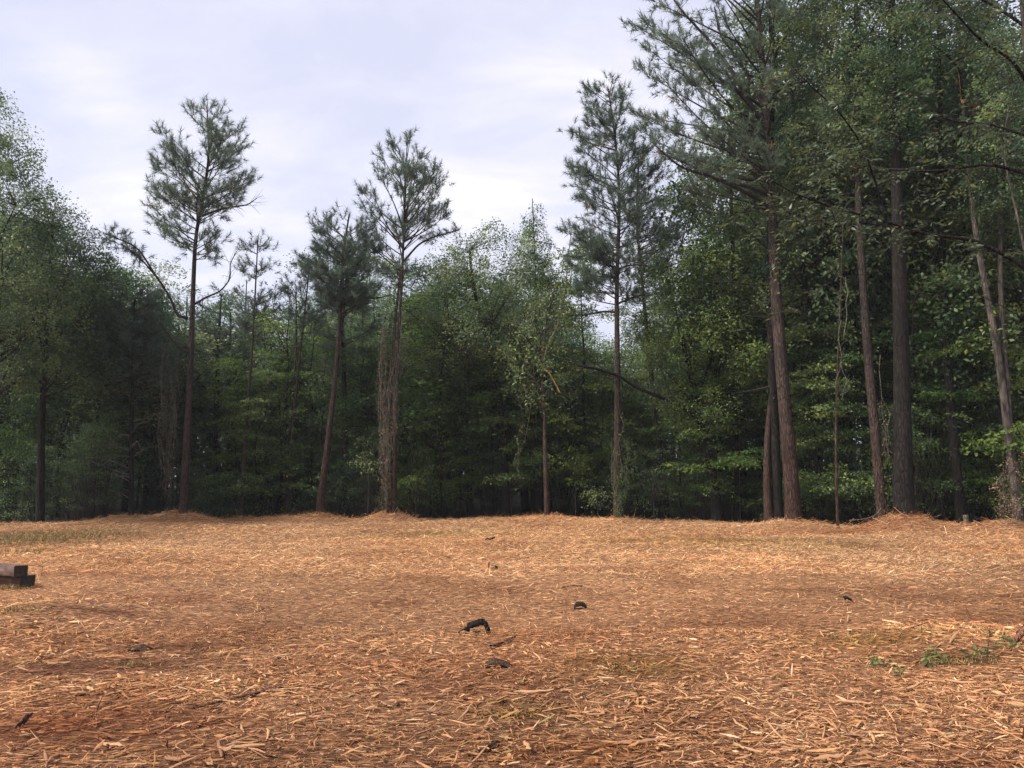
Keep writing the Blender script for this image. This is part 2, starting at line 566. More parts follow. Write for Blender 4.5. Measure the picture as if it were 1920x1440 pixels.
def ground_tone(x, y):
    x = np.asarray(x, float); y = np.asarray(y, float)
    n = vnoise(x, y, 2.2) * 0.6 + vnoise(x + 31, y, 0.7) * 0.4
    lum = 0.80 + 0.36 * n
    near = np.clip(1 - (y - 4.0) / 9.0, 0, 1)      # redder mulch close by, with tree shade painted into its colour
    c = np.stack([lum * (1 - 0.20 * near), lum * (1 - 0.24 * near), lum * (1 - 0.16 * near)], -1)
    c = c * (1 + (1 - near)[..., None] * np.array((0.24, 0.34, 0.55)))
    hue = vnoise(x + 70, y + 20, 3.1) - 0.5
    c[..., 0] *= 1 - 0.10 * hue
    c[..., 2] *= 1 + 0.10 * hue
    # drier, paler and darker, trodden drifts
    dr_ = np.clip((vnoise(x + 3, y * 1.6, 1.4) - 0.62) * 4, 0, 1)[..., None]
    c = c * (1 - dr_ * np.array((0.22, 0.28, 0.30)))
    drop = np.zeros_like(lum)
    for (px_, py_, rx, ry, pc, dr) in PATCH:
        wgt = np.exp(-(((x - px_) / rx) ** 2 + ((y - py_) / ry) ** 2) * 1.2)
        wgt = np.clip(wgt * (0.55 + 0.9 * vnoise(x, y, 0.33)), 0, 1)
        c = c * (1 - wgt[..., None] * (1 - np.array(pc)))
        drop = np.maximum(drop, wgt * dr)
    return c, drop


# the forest floor: one sheet out to the horizon
xs = np.concatenate([[-900, -400, -120], np.linspace(-70, 70, 71), [120, 400, 900]])
ys = np.concatenate([[-400, -80, -10], np.linspace(0, 100, 51), [180, 500, 1200]])
X, Y = np.meshgrid(xs, ys)
Z = -0.10 + 0.25 * (vnoise(X, Y, 6.0) - 0.5) * np.clip((Y - 30) / 6, 0, 1)
V = np.stack([X, Y, Z], -1).reshape(-1, 3)
nx, ny = len(xs), len(ys)
i = (np.arange(ny - 1)[:, None] * nx + np.arange(nx - 1)[None]).ravel()
Q = np.stack([i, i + 1, i + nx + 1, i + nx], 1)
floor = link('forest_floor', mesh('forest_floor', V, Q, [M_floor], None, None, True))
tag(floor, 'dark leaf litter under the trees', kind='structure')

# mulch sheet, dipping under the forest floor at its far edge
U = np.linspace(-1, 1, 241)
Tt = np.concatenate([np.linspace(0, 0.35, 120), np.linspace(0.35, 1.0, 140)[1:]])
UU, TT = np.meshgrid(U, Tt)
ey = edge_y(UU * 34)
Ydist = -3 + TT * (ey + 3 + 1.2)
Xd = UU * (9 + TT * 25)
ey = edge_y(Xd)
Ydist = -3 + TT * (ey + 3 + 1.2)
Zd = H(Xd, Ydist) - 0.30 * np.clip((Ydist - ey) / 1.2, 0, 1) ** 1.2
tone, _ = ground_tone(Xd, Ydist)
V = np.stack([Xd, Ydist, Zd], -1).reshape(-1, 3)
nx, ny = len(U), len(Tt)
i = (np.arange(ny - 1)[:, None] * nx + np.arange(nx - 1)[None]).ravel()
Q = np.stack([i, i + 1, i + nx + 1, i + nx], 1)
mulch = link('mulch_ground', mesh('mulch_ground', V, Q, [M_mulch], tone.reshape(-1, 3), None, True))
tag(mulch, 'clearing covered with orange shredded wood mulch', kind='structure')

# ------------------------------------------------------------------ shredded chips
PAL = np.array([(0.52, 0.285, 0.125), (0.44, 0.225, 0.09), (0.58, 0.345, 0.165), (0.35, 0.165, 0.065), (0.25, 0.11, 0.045), (0.66, 0.45, 0.25), (0.12, 0.06, 0.032), (0.42, 0.19, 0.08), (0.30, 0.24, 0.10)])
PP = np.array([0.22, 0.22, 0.10, 0.16, 0.11, 0.03, 0.06, 0.08, 0.02])


def shards(n, y0, y1, L, W, seed, sections=3, ridge=True, up=0.10, high=0.02, near_mounds=False, spots=None):
    rs = RS(seed)
    y = y0 + (y1 - y0) * rs.rand(int(n * 1.35)) ** 0.9
    half = 0.70 * y + 1.6
    x = (rs.rand(len(y)) * 2 - 1) * half
    if near_mounds:
        mi = rs.randint(0, 12, len(y))
        MM = np.array(MOUNDS)
        x = MM[mi, 0] + rs.randn(len(y)) * MM[mi, 2] * 0.7
        y = MM[mi, 1] + rs.randn(len(y)) * MM[mi, 2] * 0.7
    if spots is not None:
        SP = np.array([[*G(a_, b_)[:2], c_, d_] for (a_, b_, c_, d_) in spots])
        mi = rs.randint(0, len(SP), len(y))
        x = SP[mi, 0] + rs.randn(len(y)) * SP[mi, 2]
        y = SP[mi, 1] + rs.randn(len(y)) * SP[mi, 3]
    keep = (y < edge_y(x) + 0.25)
    _, drop = ground_tone(x, y)
    keep &= rs.rand(len(y)) > drop
    x, y = x[keep][:n], y[keep][:n]
    n = len(x)
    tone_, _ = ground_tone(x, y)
    ln = L[0] + (L[1] - L[0]) * rs.rand(n) ** 3.2
    wd = W[0] + (W[1] - W[0]) * rs.rand(n) ** 2.4
    wd = np.minimum(wd, ln * 0.35)
    yaw = rs.rand(n) * 2 * np.pi
    # raked a little: chips tend to lie across the view
    yaw = np.where(rs.rand(n) < 0.2, rs.randn(n) * 0.35 + 0.25, yaw)
    pit = rs.randn(n) * up
    pit = np.where(rs.rand(n) < 0.05, np.abs(rs.randn(n)) * 0.5, pit)
    rol = rs.randn(n) * 0.5
    bend = rs.randn(n) * 0.04
    S = sections
    s = np.linspace(-0.5, 0.5, S)
    pr = 1 - 0.60 * np.abs(2 * s) ** 2
    k = 3 if ridge else 2
    loc = np.zeros((n, S, k, 3))
    jit = 1 + 0.35 * rs.randn(n, S)
    wl_ = wd[:, None] * pr[None] * jit
    for c in range(k):
        off = (-0.5, 0.5, 0.0)[c] if k == 3 else (-0.5, 0.5)[c]
        loc[:, :, c, 0] = ln[:, None] * s[None]
        loc[:, :, c, 1] = wl_ * off + (bend * ln)[:, None] * (4 * s ** 2)[None]
        if c == 2:
            loc[:, :, c, 2] = wd[:, None] * 0.45 * pr[None]
    loc[..., 2] += (bend[::-1] * ln)[:, None, None] * (-3 * s ** 2)[None, :, None] * 0.6
    # roll, pitch, yaw
    cr_, sr_ = np.cos(rol)[:, None, None], np.sin(rol)[:, None, None]
    yy = loc[..., 1] * cr_ - loc[..., 2] * sr_
    zz = loc[..., 1] * sr_ + loc[..., 2] * cr_
    cp, sp = np.cos(pit)[:, None, None], np.sin(pit)[:, None, None]
    xx = loc[..., 0] * cp - zz * sp
    z2 = loc[..., 0] * sp + zz * cp
    cw, sw = np.cos(yaw)[:, None, None], np.sin(yaw)[:, None, None]
    x2 = xx * cw - yy * sw
    y2 = xx * sw + yy * cw
    lift = rs.rand(n) * high + np.abs(np.sin(pit)) * ln * 0.35
    V = np.stack([x2 + x[:, None, None], y2 + y[:, None, None], z2 + (H(x, y) + lift)[:, None, None]], -1)
    base = np.arange(n) * S * k
    T = []
    for a in range(S - 1):
        o0, o1 = a * k, (a + 1) * k
        pairs = ((0, 2), (2, 1)) if k == 3 else ((0, 1),)
        for (p, q) in pairs:
            T.append(np.stack([base + o0 + p, base + o0 + q, base + o1 + q], 1))
            T.append(np.stack([base + o0 + p, base + o1 + q, base + o1 + p], 1))
    T = np.concatenate(T)
    ci = rs.choice(len(PAL), n, p=PP / PP.sum())
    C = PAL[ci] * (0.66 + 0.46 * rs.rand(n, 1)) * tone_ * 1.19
    C = np.repeat(C, S * k, 0)
    return V.reshape(-1, 3), T, np.clip(C, 0, 0.95)


chip_sets = [
    # n, y0, y1, length, width, seed, sections, ridge, up, high
    (62000, 3.0, 8.5, (0.015, 0.14), (0.003, 0.020), 11, 3, True, 0.14, 0.028),
    (52000, 3.0, 9.5, (0.02, 0.15), (0.0012, 0.0040), 12, 2, False, 0.18, 0.034),
    (90000, 8.0, 17.5, (0.02, 0.15), (0.004, 0.020), 13, 2, False, 0.18, 0.035),
    (90000, 13.0, 31.0, (0.05, 0.22), (0.007, 0.026), 14, 2, True, 0.24, 0.04),
]
bag = Bag()
for a in chip_sets:
    V, T, C = shards(*a)
    bag.add(V, T, C)
V, T, C = shards(9000, 15, 31, (0.15, 0.55), (0.008, 0.03), 15, 2, True, 0.30, 0.05, near_mounds=True)
bag.add(V, T, C * 0.9)
# coarser, paler drifts left by the machine
V, T, C = shards(4200, 4, 20, (0.03, 0.20), (0.005, 0.022), 16, 3, True, 0.16, 0.035,
                 spots=[(60, 1180, 0.6, 0.35), (120, 1135, 0.7, 0.4), (210, 1050, 1.0, 0.8), (250, 1290, 0.5, 0.2), (1790, 1190, 0.6, 0.3), (1850, 1290, 0.4, 0.3), (1860, 1060, 1.1, 0.6),
                        (1200, 1390, 0.8, 0.3), (1650, 1380, 0.7, 0.3), (80, 1225, 0.5, 0.2), (400, 1290, 0.5, 0.25), (1250, 1330, 0.6, 0.3)])
bag.add(V, T, np.clip(C * np.array((1.04, 1.06, 1.04)), 0, 0.7))
ch = bag.build('shredded_chips', [M_chip], mulch)
tag(ch, kind='stuff')


# bigger chips one can pick out: parts of the mulch
def chip_mesh(seed):
    """a torn splinter: flat, ridged, with ragged points at both ends"""
    rs = RS(seed)
    S = 7
    s = np.linspace(-0.5, 0.5, S) + np.r_[0, rs.randn(S - 2) * 0.04, 0]
    V = []
    bend = rs.randn() * 0.25
    kink = rs.randn(S) * 0.10
    yl = 0.5 * np.array([rs.uniform(0.05, 0.5), rs.uniform(0.5, 1), 1, rs.uniform(0.7, 1.2), rs.uniform(0.6, 1.1), rs.uniform(0.3, 0.9), rs.uniform(0.05, 0.3)])
    yr = 0.5 * np.array([rs.uniform(0.05, 0.3), rs.uniform(0.2, 0.9), rs.uniform(0.7, 1.1), rs.uniform(0.7, 1.2), 1, rs.uniform(0.4, 1.1), rs.uniform(0.05, 0.4)])
    for q in range(S):
        t = s[q]
        o = bend * 4 * t * t + kink[q]
        zc = rs.uniform(0.3, 0.7)
        V += [(t + rs.randn() * 0.03, o - yl[q], rs.randn() * 0.12), (t, o - 0.15, zc), (t + rs.randn() * 0.03, o + 0.2, zc * rs.uniform(0.5, 1.2)), (t + rs.randn() * 0.03, o + yr[q], rs.randn() * 0.12), (t, o, -0.35)]
    V = np.array(V)
    T = []
    k = 5
    for q in range(S - 1):
        for a in range(k):
            A, B = q * k + a, q * k + (a + 1) % k
            T += [(A, B, B + k), (A, B + k, A + k)]
    for a in range(1, k - 1):
        T += [(0, a + 1, a), ((S - 1) * k, (S - 1) * k + a, (S - 1) * k + a + 1)]
    return mesh('wood_chip', V, T, [M_chip_obj])


CHIPS = [chip_mesh(300 + q) for q in range(10)]
rs = RS(77)
chips = []
known = [(1800, 1285, 62, 16, -50), (1720, 1193, 60, 14, 10), (1608, 1184, 40, 10, -35), (1545, 1187, 34, 10, 8), (1600, 1320, 50, 10, -6), (1670, 1340, 34, 7, -4),
         (1750, 1372, 36, 12, 30), (1835, 1380, 40, 9, -40), (1820, 1318, 22, 12, 80), (1845, 1310, 16, 9, 85), (1890, 1122, 60, 7, 3), (1790, 1218, 80, 7, 22), (1715, 1290, 55, 9, 15),
         (1000, 1310, 70, 7, -2), (880, 1300, 40, 8, 25), (940, 1323, 30, 8, 30), (1050, 1342, 60, 12, 5), (1180, 1330, 44, 9, 45), (1130, 1258, 28, 6, -25), (1025, 1365, 30, 8, 80),
         (988, 1415, 34, 18, -70), (1200, 1398, 100, 10, 12), (1340, 1268, 28, 9, -40), (1180, 1440, 60, 14, 20), (700, 1190, 40, 6, 10), (100, 1425, 44, 8, -75), (120, 1295, 60, 10, 22),
         (170, 1290, 40, 9, -25), (65, 1315, 40, 10, 25), (215, 1300, 30, 14, 25), (210, 1400, 50, 9, -15), (300, 1368, 34, 7, 40), (790, 1385, 40, 14, 35), (425, 1420, 24, 22, 10), (460, 1410, 60, 12, 5),
         (335, 1312, 34, 8, 20), (350, 1060, 26, 5, 8), (110, 1235, 34, 8, 8), (90, 1188, 20, 6, 5), (185, 1150, 16, 6, 20), (205, 1190, 12, 10, 60), (1790, 1078, 56, 5, -10), (1740, 1072, 30, 5, -5),
         (1900, 1068, 40, 5, 6), (1860, 1065, 30, 5, 3), (1555, 1435, 50, 12, 0), (1620, 1425, 30, 10, 5), (1395, 1430, 40, 14, 20), (1440, 1355, 30, 10, 30), (720, 1330, 24, 8, -40),
         (960, 1100, 60, 5, -3), (1035, 1137, 60, 4, 2), (815, 1100, 24, 7, 30), (330, 1437, 50, 12, -10)]
for (px, py, lp, wp, ang) in known:
    g_ = G(px, py)
    dist = math.hypot(g_[1], CAM_H)
    # image slope -> ground yaw (foreshortening undone)
    sl = math.tan(math.radians(max(-80, min(80, ang))))
    fs = CAM_H / dist
    yaw = math.atan(sl / fs * 0.6)
    span = abs(math.cos(math.radians(ang)))
    Lm = lp / F * dist * (1.0 if span > 0.6 else 1.3)
    chips.append((g_[0], g_[1], Lm, wp / F * dist, yaw, rs.uniform(-0.05, 0.18)))
while len(chips) < 290:
    y = 4.2 + 9.0 * rs.rand() ** 1.5
    x = (rs.rand() * 2 - 1) * (0.68 * y + 0.3)
    chips.append((x, y, rs.uniform(0.10, 0.24) * (1 + 0.3 * (rs.rand() < 0.1)), rs.uniform(0.008, 0.024), rs.rand() * 6.28, rs.randn() * 0.15))
for (x, y, ln, wd, yaw, pit) in chips:
    o = link('wood_chip', CHIPS[rs.randint(10)], mulch)
    o.location = (x, y, float(H(x, y)) + 0.012 + wd * 0.35 + abs(math.sin(pit)) * ln * 0.3)
    o.rotation_euler = (rs.uniform(-0.7, 0.7), -pit, yaw)
    o.scale = (ln, min(wd, 0.032), min(wd * 0.6, 0.013))


# ------------------------------------------------------------------ tree building
def leaf_cloud(bag, cen, nrm_, n_each, spread, thick, size, rs, tone=0.35, m=1, aspect=0.5, droop=0.35, hue=None):
    """leaves scattered in flattened sprays about each centre; folded rhombus leaves"""
    K = len(cen)
    n = K * n_each
    c = np.repeat(cen, n_each, 0)
    N_ = np.repeat(nrm_, n_each, 0)
    spr = np.repeat(np.broadcast_to(spread, (K,)), n_each)
    a = rs.rand(n) * 2 * np.pi
    r = rs.rand(n) ** 0.55 * spr
    ref = np.array((1.0, 0.13, 0.07))
    u = np.cross(N_, ref); u /= np.linalg.norm(u, axis=1)[:, None]
    w = np.cross(N_, u)
    pos = c + u * (np.cos(a) * r)[:, None] + w * (np.sin(a) * r)[:, None] + N_ * (rs.randn(n) * thick * spr)[:, None]
    pos[:, 2] -= (r / spr) ** 2 * spr * droop
    d = u * np.cos(a)[:, None] + w * np.sin(a)[:, None] + 0.8 * rs.randn(n, 3)
    d[:, 2] -= 0.25
    d /= np.linalg.norm(d, axis=1)[:, None]
    ln = N_ + 0.55 * rs.randn(n, 3)
    sd_ = np.cross(d, ln); sd_ /= np.linalg.norm(sd_, axis=1)[:, None]
    nn = np.cross(sd_, d)
    L = size * 0.82 * (0.65 + 0.7 * rs.rand(n))
    Wd = L * aspect
    v0 = pos
    v1 = pos + d * (L * 0.5)[:, None] + sd_ * (Wd * 0.5)[:, None] + nn * (Wd * 0.15)[:, None]
    v2 = pos + d * L[:, None]
    v3 = pos + d * (L * 0.5)[:, None] - sd_ * (Wd * 0.5)[:, None] + nn * (Wd * 0.15)[:, None]
    V = np.stack([v0, v1, v2, v3], 1).reshape(-1, 3)
    b0 = np.arange(n) * 4
    T = np.concatenate([np.stack([b0, b0 + 1, b0 + 2], 1), np.stack([b0, b0 + 2, b0 + 3], 1)])
    cb = np.repeat(1 + 1.9 * tone * (rs.rand(K, 1) - 0.5) * 2 * np.array((1.0, 0.8, 0.5)), n_each, 0)  # random tone per clump, painting lit and shaded clumps into the crown
    cl = cb * (1 + 0.5 * (rs.rand(n, 1) - 0.5))
    yel = rs.rand(n) < 0.04
    cl[yel] *= np.array((2.0, 1.5, 0.9))
    if hue is not None:
        cl = cl * np.array(hue)
    bag.add(V, T, np.repeat(np.clip(cl, 0.1, 4), 4, 0), m)


def needle_tufts(bag, pos, dirs, n_each, length, rs, m=1, width=0.017, cone=0.7):
    K = len(pos)
    n = K * n_each
    p = np.repeat(pos, n_each, 0)
    dd = np.repeat(dirs, n_each, 0)
    back = rs.rand(n) * 0.22
    p = p - dd * back[:, None]
    v = dd + cone * rs.randn(n, 3)
    v /= np.linalg.norm(v, axis=1)[:, None]
    L = length * (0.7 + 0.5 * rs.rand(n))
    s = np.cross(v, rs.randn(n, 3)); s /= np.linalg.norm(s, axis=1)[:, None]
    a = p - s * (width * 0.5)
    b_ = p + s * (width * 0.5)
    c = p + v * L[:, None]
    c[:, 2] -= 0.10 * L
    V = np.stack([a, b_, c], 1).reshape(-1, 3)
    T = np.arange(n * 3).reshape(-1, 3)
    cb = np.repeat(0.75 + 0.5 * rs.rand(K, 1), n_each, 0) * np.ones((1, 3))
    brown = np.repeat(rs.rand(K) < 0.03, n_each)
    cb[brown] *= np.array((1.8, 1.1, 0.7))
    bag.add(V, T, np.repeat(cb, 3, 0), m)


def prof_at(prof, z):
    zz = prof[:, 0]
    return np.interp(z, zz, prof[:, 1]), np.interp(z, zz, prof[:, 2])


def local_profile(pp, D, base):
    """[(py, xl, xr)] in photo pixels -> [(z, xl, xr)] metres from the tree foot, sorted by height"""
    out = []
    for (py, xl, xr) in pp:
        a = P(xl, py, D) - base
        b_ = P(xr, py, D) - base
        out.append((a[2], a[0], b_[0]))
    out.sort()
    return np.array(out)


def sample_crown(prof, n, rs, rmin=0.5, zpow=1.0):
    z0, z1 = prof[0, 0], prof[-1, 0]
    zs = z0 + (z1 - z0) * np.linspace(0.0, 1.0, 60)
    l, r = prof_at(prof, zs)
    wgt = np.maximum(r - l, 0.15) ** zpow
    z = rs.choice(zs, n, p=wgt / wgt.sum()) + (z1 - z0) / 60 * (rs.rand(n) - 0.5)
    l, r = prof_at(prof, z)
    a = rs.rand(n) * 2 * np.pi
    q = rmin + (1 - rmin) * np.sqrt(rs.rand(n))
    cx_ = (l + r) / 2
    hw = (r - l) / 2
    x = cx_ + np.cos(a) * q * hw
    y = np.sin(a) * q * hw
    return np.stack([x, y, z], 1), q


def trunk_pos(tp, z):
    return np.stack([np.interp(z, tp[:, 2], tp[:, 0]), np.interp(z, tp[:, 2], tp[:, 1]), z], -1)


def limb_curve(a, b_, rs, up=0.25, n=7, wob=0.05):
    """rises from the trunk then bends out to its tip"""
    t = np.linspace(0, 1, n)[:, None]
    L = np.linalg.norm(b_ - a)
    mid = a + (b_ - a) * 0.5 + np.array((0, 0, -up * L * 0.25)) + rs.randn(3) * wob * L
    return (1 - t) ** 2 * a + 2 * t * (1 - t) * mid + t ** 2 * b_


def build_trunk(tp, rad, barkm, root, rs, sides=12, knob=0.03, name='trunk'):
    V, T = tube(tp, rad, sides, knob, rs)
    o = link(name, mesh(name, V, T, [barkm], None, None, True), root)
    return o


def px_path(pts, D, base, n=None, dy=None):
    q = np.array([P(px, py, D) - base for (px, py) in pts])
    if dy is not None:
        q[:, 1] += np.interp(np.linspace(0, 1, len(q)), np.linspace(0, 1, len(dy)), dy)
    return resample(q, n or max(6, len(pts) * 4))


def pine_crown(tp, trad, prof, nl, rs, mats, root, tufts=1.0, tuft_len=0.26, needles=20, rise=0.55, twig=0.42, parts=14, sparse_inner=0.25, limb_r=0.045, width=0.017):
    tgt, q = sample_crown(prof, nl, rs, 0.35, 0.9)
    tgt = tgt[np.argsort(-np.abs(tgt[:, 0]))]
    ztop = tp[-1, 2]
    bag = Bag()
    TP, TD = [], []
    limbs = []
    for k in range(nl):
        b_ = tgt[k]
        t0 = trunk_pos(tp, b_[2])
        hr = math.hypot(b_[0] - t0[0], b_[1] - t0[1])
        zf = (b_[2] - prof[0, 0]) / (prof[-1, 0] - prof[0, 0] + 1e-6)
        z0 = b_[2] - hr * (rise * (0.5 + 0.9 * zf)) * rs.uniform(0.7, 1.2)
        z0 = min(max(z0, prof[0, 0] - 0.4), ztop - 0.25)
        a = trunk_pos(tp, np.array(z0))
        pts = limb_curve(a, b_, rs, 0.3 * (1.0 - zf), 7)
        L = np.linalg.norm(b_ - a)
        r0 = min(limb_r, 0.010 + 0.009 * L)
        rad = np.linspace(r0, 0.006, 7)
        limbs.append((pts, rad, L))
        # twigs
        nt_ = max(4, int(L / 0.15 * tufts))
        s = sparse_inner + (1 - sparse_inner) * rs.rand(nt_) ** 0.7
        i0 = np.clip((s * 6).astype(int), 0, 5)
        fr = s * 6 - i0
        bp_ = pts[i0] * (1 - fr[:, None]) + pts[i0 + 1] * fr[:, None]
        fd = pts[-1] - pts[3]
        fd /= np.linalg.norm(fd)
        side = rs.randn(nt_, 3) * 0.8 + fd * 0.9
        side[:, 2] += 0.45
        side /= np.linalg.norm(side, axis=1)[:, None]
        tl = twig * rs.uniform(0.5, 1.4, nt_) * (1.1 - 0.5 * s) * 1.6
        e_ = bp_ + side * tl[:, None]
        for w in range(nt_):
            V, T = tube(np.array([bp_[w], e_[w]]), [0.007, 0.004], 3)
            bag.add(V, T, (1, 1, 1), 0)
        dd = side + np.array((0, 0, 0.6))
        dd /= np.linalg.norm(dd, axis=1)[:, None]
        TP.append(e_); TD.append(dd)
        TP.append(b_[None]); TD.append(((fd + np.array((0, 0, 0.5))) / np.linalg.norm(fd + np.array((0, 0, 0.5))))[None])
        mid = rs.rand(nt_) < 0.3
        TP.append((bp_ + side * (tl * 0.55)[:, None])[mid]); TD.append(dd[mid])
    # the leader
    TP.append(tp[-1:] + np.array((0, 0, 0.05))); TD.append(np.array([[0, 0, 1.0]]))
    limbs.sort(key=lambda q_: -q_[2])
    for k, (pts, rad, L) in enumerate(limbs):
        if k < parts:
            V, T = tube(pts, rad, 6)
            link('limb', mesh('limb', V, T, [mats[0]], None, None, True), root)
        else:
            bag.tube(pts, rad, 4)
    needle_tufts(bag, np.concatenate(TP), np.concatenate(TD), needles, tuft_len, rs, 1, width)
    return bag.build('crown', mats, root)


def broad_crown(tp, prof, ncl, per, rs, mats, root, leaf=0.11, spread=0.7, thick=0.22, main=9, parts=9, rmin=0.25, limb_r=0.07, tone=0.35, droop=0.35, aspect=0.55, forks=None, low=0.5):
    ncl, per, spread, thick = int(ncl * 0.80), int(per * 1.25), spread * 0.80, 0.34
    cl, q = sample_crown(prof, ncl, rs, rmin, 1.2)
    tg, _ = sample_crown(prof, main, rs, 0.45)
    bag = Bag()
    ztop = tp[-1, 2]
    pts_all = [tp[tp[:, 2] > prof[0, 0] - 0.5]]
    if len(pts_all[0]) == 0:
        pts_all = [tp[-2:]]
    for k in range(main):
        b_ = tg[k]
        t0 = trunk_pos(tp, min(b_[2], ztop))
        hr = math.hypot(b_[0] - t0[0], b_[1] - t0[1])
        z0 = min(max(b_[2] - hr * rs.uniform(0.6, 1.3), max(0.6, prof[0, 0] - low)), ztop - 0.1)
        a = trunk_pos(tp, np.array(z0))
        pts = limb_curve(a, b_, rs, 0.1, 9, 0.07)
        L = np.linalg.norm(b_ - a)
        r0 = min(limb_r, 0.02 + 0.011 * L)
        V, T = tube(pts, np.linspace(r0, 0.012, 9), 7)
        if k < parts:
            link('limb', mesh('limb', V, T, [mats[0]], None, None, True), root)
        else:
            bag.add(V, T, (1, 1, 1), 0)
        pts_all.append(pts[3:])
    for f in (forks or []):
        pts_all.append(f)
    AP = np.concatenate(pts_all)
    for k in range(ncl):
        d = np.linalg.norm(AP - cl[k], axis=1) + 0.6 * np.maximum(0, AP[:, 2] - cl[k, 2])
        j = int(np.argmin(d))
        a = AP[j]
        L = np.linalg.norm(cl[k] - a)
        bag.tube(limb_curve(a, cl[k], rs, -0.15, 4, 0.05), np.linspace(min(0.03, 0.006 + 0.006 * L), 0.004, 4), 3)
    nn = rs.randn(ncl, 3) * 0.28
    nn[:, 2] += 1
    out = cl - np.array((prof[:, 1].mean() / 2 + prof[:, 2].mean() / 2, 0, 0))
    nn[:, :2] += out[:, :2] * 0.06
    nn /= np.linalg.norm(nn, axis=1)[:, None]
    leaf_cloud(bag, cl, nn, per, spread * (0.6 + 0.8 * rs.rand(ncl)), thick, leaf, rs, tone, 1, aspect, droop)
    return bag.build('crown', mats, root)


def flare(n, r0, r1, fl=0.35):
    t = np.linspace(0, 1, n)
    return (r0 + (r1 - r0) * t) * (1 + 0.5 * fl * np.exp(-t * 26))


def root_at(name, px, D, label, cat='tree', group=None, py_base=None):
    p = P(px, 900, D)
    z = float(H(p[0], D)) if D < edge_y(p[0]) else -0.08
    o = empty(name, (p[0], D, z))
    tag(o, label, cat, group)
    return o, np.array((p[0], D, z))


def sunk(tp):
    """carry the trunk down to its foot and a little into the ground"""
    foot = tp[0].copy()
    foot[2] = -0.25
    return np.concatenate([foot[None], tp])


def hero_trunk(path, D, base, w0, w1, n=22, dy=None, below=True):
    tp = px_path(path, D, base, n, dy)
    if below:
        tp = tp[tp[:, 2] > 0.02]
        tp = sunk(tp)
    rad = flare(len(tp), 0.86 * w0 / F * D / 2, 0.75 * w1 / F * D / 2)
    return tp, rad


# ================================================================== the trees at the edge of the clearing
# 1 tall pine left
def pine(name, label, path, D, w0, w1, prof, nl, seed, bark=None, needle=None, group=None, dy=None, **kw):
    rs_ = RS(seed)
    root, base = root_at(name, path[0][0], D, label, 'pine tree', group)
    tp, rad = hero_trunk(path, D, base, w0, w1, 26, dy)
    build_trunk(tp, rad, bark or M_pine_bark, root, rs_)
    if prof:
        pr = local_profile(prof, D, base)
        pine_crown(tp, rad, pr, nl, rs_, [M_twig, needle or M_needle], root, **kw)
    return root, base, tp


def broad(name, label, path, D, w0, w1, prof, ncl, per, seed, bark=None, leafm=None, group=None, dy=None, cat='tree', **kw):
    rs_ = RS(seed)
    root, base = root_at(name, path[0][0], D, label, cat, group)
    tp, rad = hero_trunk(path, D, base, w0, w1, 22, dy)
    build_trunk(tp, rad, bark or M_dark_bark, root, rs_, 10)
    pr = local_profile(prof, D, base)
    broad_crown(tp, pr, ncl, per, rs_, [M_twig, leafm or M_leaf], root, **kw)
    return root, base, tp


def extra_limb(root, base, D, path, w0, w1, material, dy=None, name='limb', tufts=0, seed=1, sides=7):
    q = px_path(path, D, base, None, dy)
    V, T = tube(q, np.linspace(w0, w1, len(q)) / F * D / 2, sides, 0.05, RS(seed))
    o = link(name, mesh(name, V, T, [material], None, None, True), root)
    return q


def tuft_spray(root, q, rs_, n, mats, spread=0.35, needles=20, length=0.22, s0=0.6):
    bag = Bag()
    m_ = len(q)
    i_ = (m_ - 1) * (s0 + (1 - s0) * rs_.rand(n))
    i0 = np.clip(i_.astype(int), 0, m_ - 2)
    p = q[i0] + (q[i0 + 1] - q[i0]) * (i_ - i0)[:, None]
    d = rs_.randn(n, 3)
    d[:, 2] += 0.7
    d /= np.linalg.norm(d, axis=1)[:, None]
    e_ = p + d * (spread * rs_.uniform(0.3, 1.2, n))[:, None]
    for k in range(n):
        bag.tube(np.array([p[k], e_[k]]), [0.008, 0.004], 3)
    needle_tufts(bag, e_, d, needles, length, rs_)
    bag.build('foliage', mats, root)


def dead_twigs(root, q, rs_, n, material, L=0.7, s0=0.35, r=0.008, name='dead_twigs'):
    bag = Bag()
    m_ = len(q)
    for k in range(n):
        s = s0 + (1 - s0) * rs_.rand()
        i0 = min(int(s * (m_ - 1)), m_ - 2)
        p = q[i0]
        d = (q[i0 + 1] - q[i0]); d /= np.linalg.norm(d)
        d = d + rs_.randn(3) * 0.6
        d /= np.linalg.norm(d)
        l = L * rs_.uniform(0.4, 1.2)
        e1 = p + d * l * 0.5
        e2 = e1 + (d + rs_.randn(3) * 0.35) * l * 0.5
        bag.tube(np.array([p, e1, e2]), [r, r * 0.7, r * 0.35], 4)
        e3 = e1 + (d + rs_.randn(3) * 0.7) * l * 0.35
        bag.tube(np.array([e1, e3]), [r * 0.6, r * 0.3], 3)
    o = bag.build(name, [material], root)
    o['kind'] = 'stuff'
    return o


EDGE = None
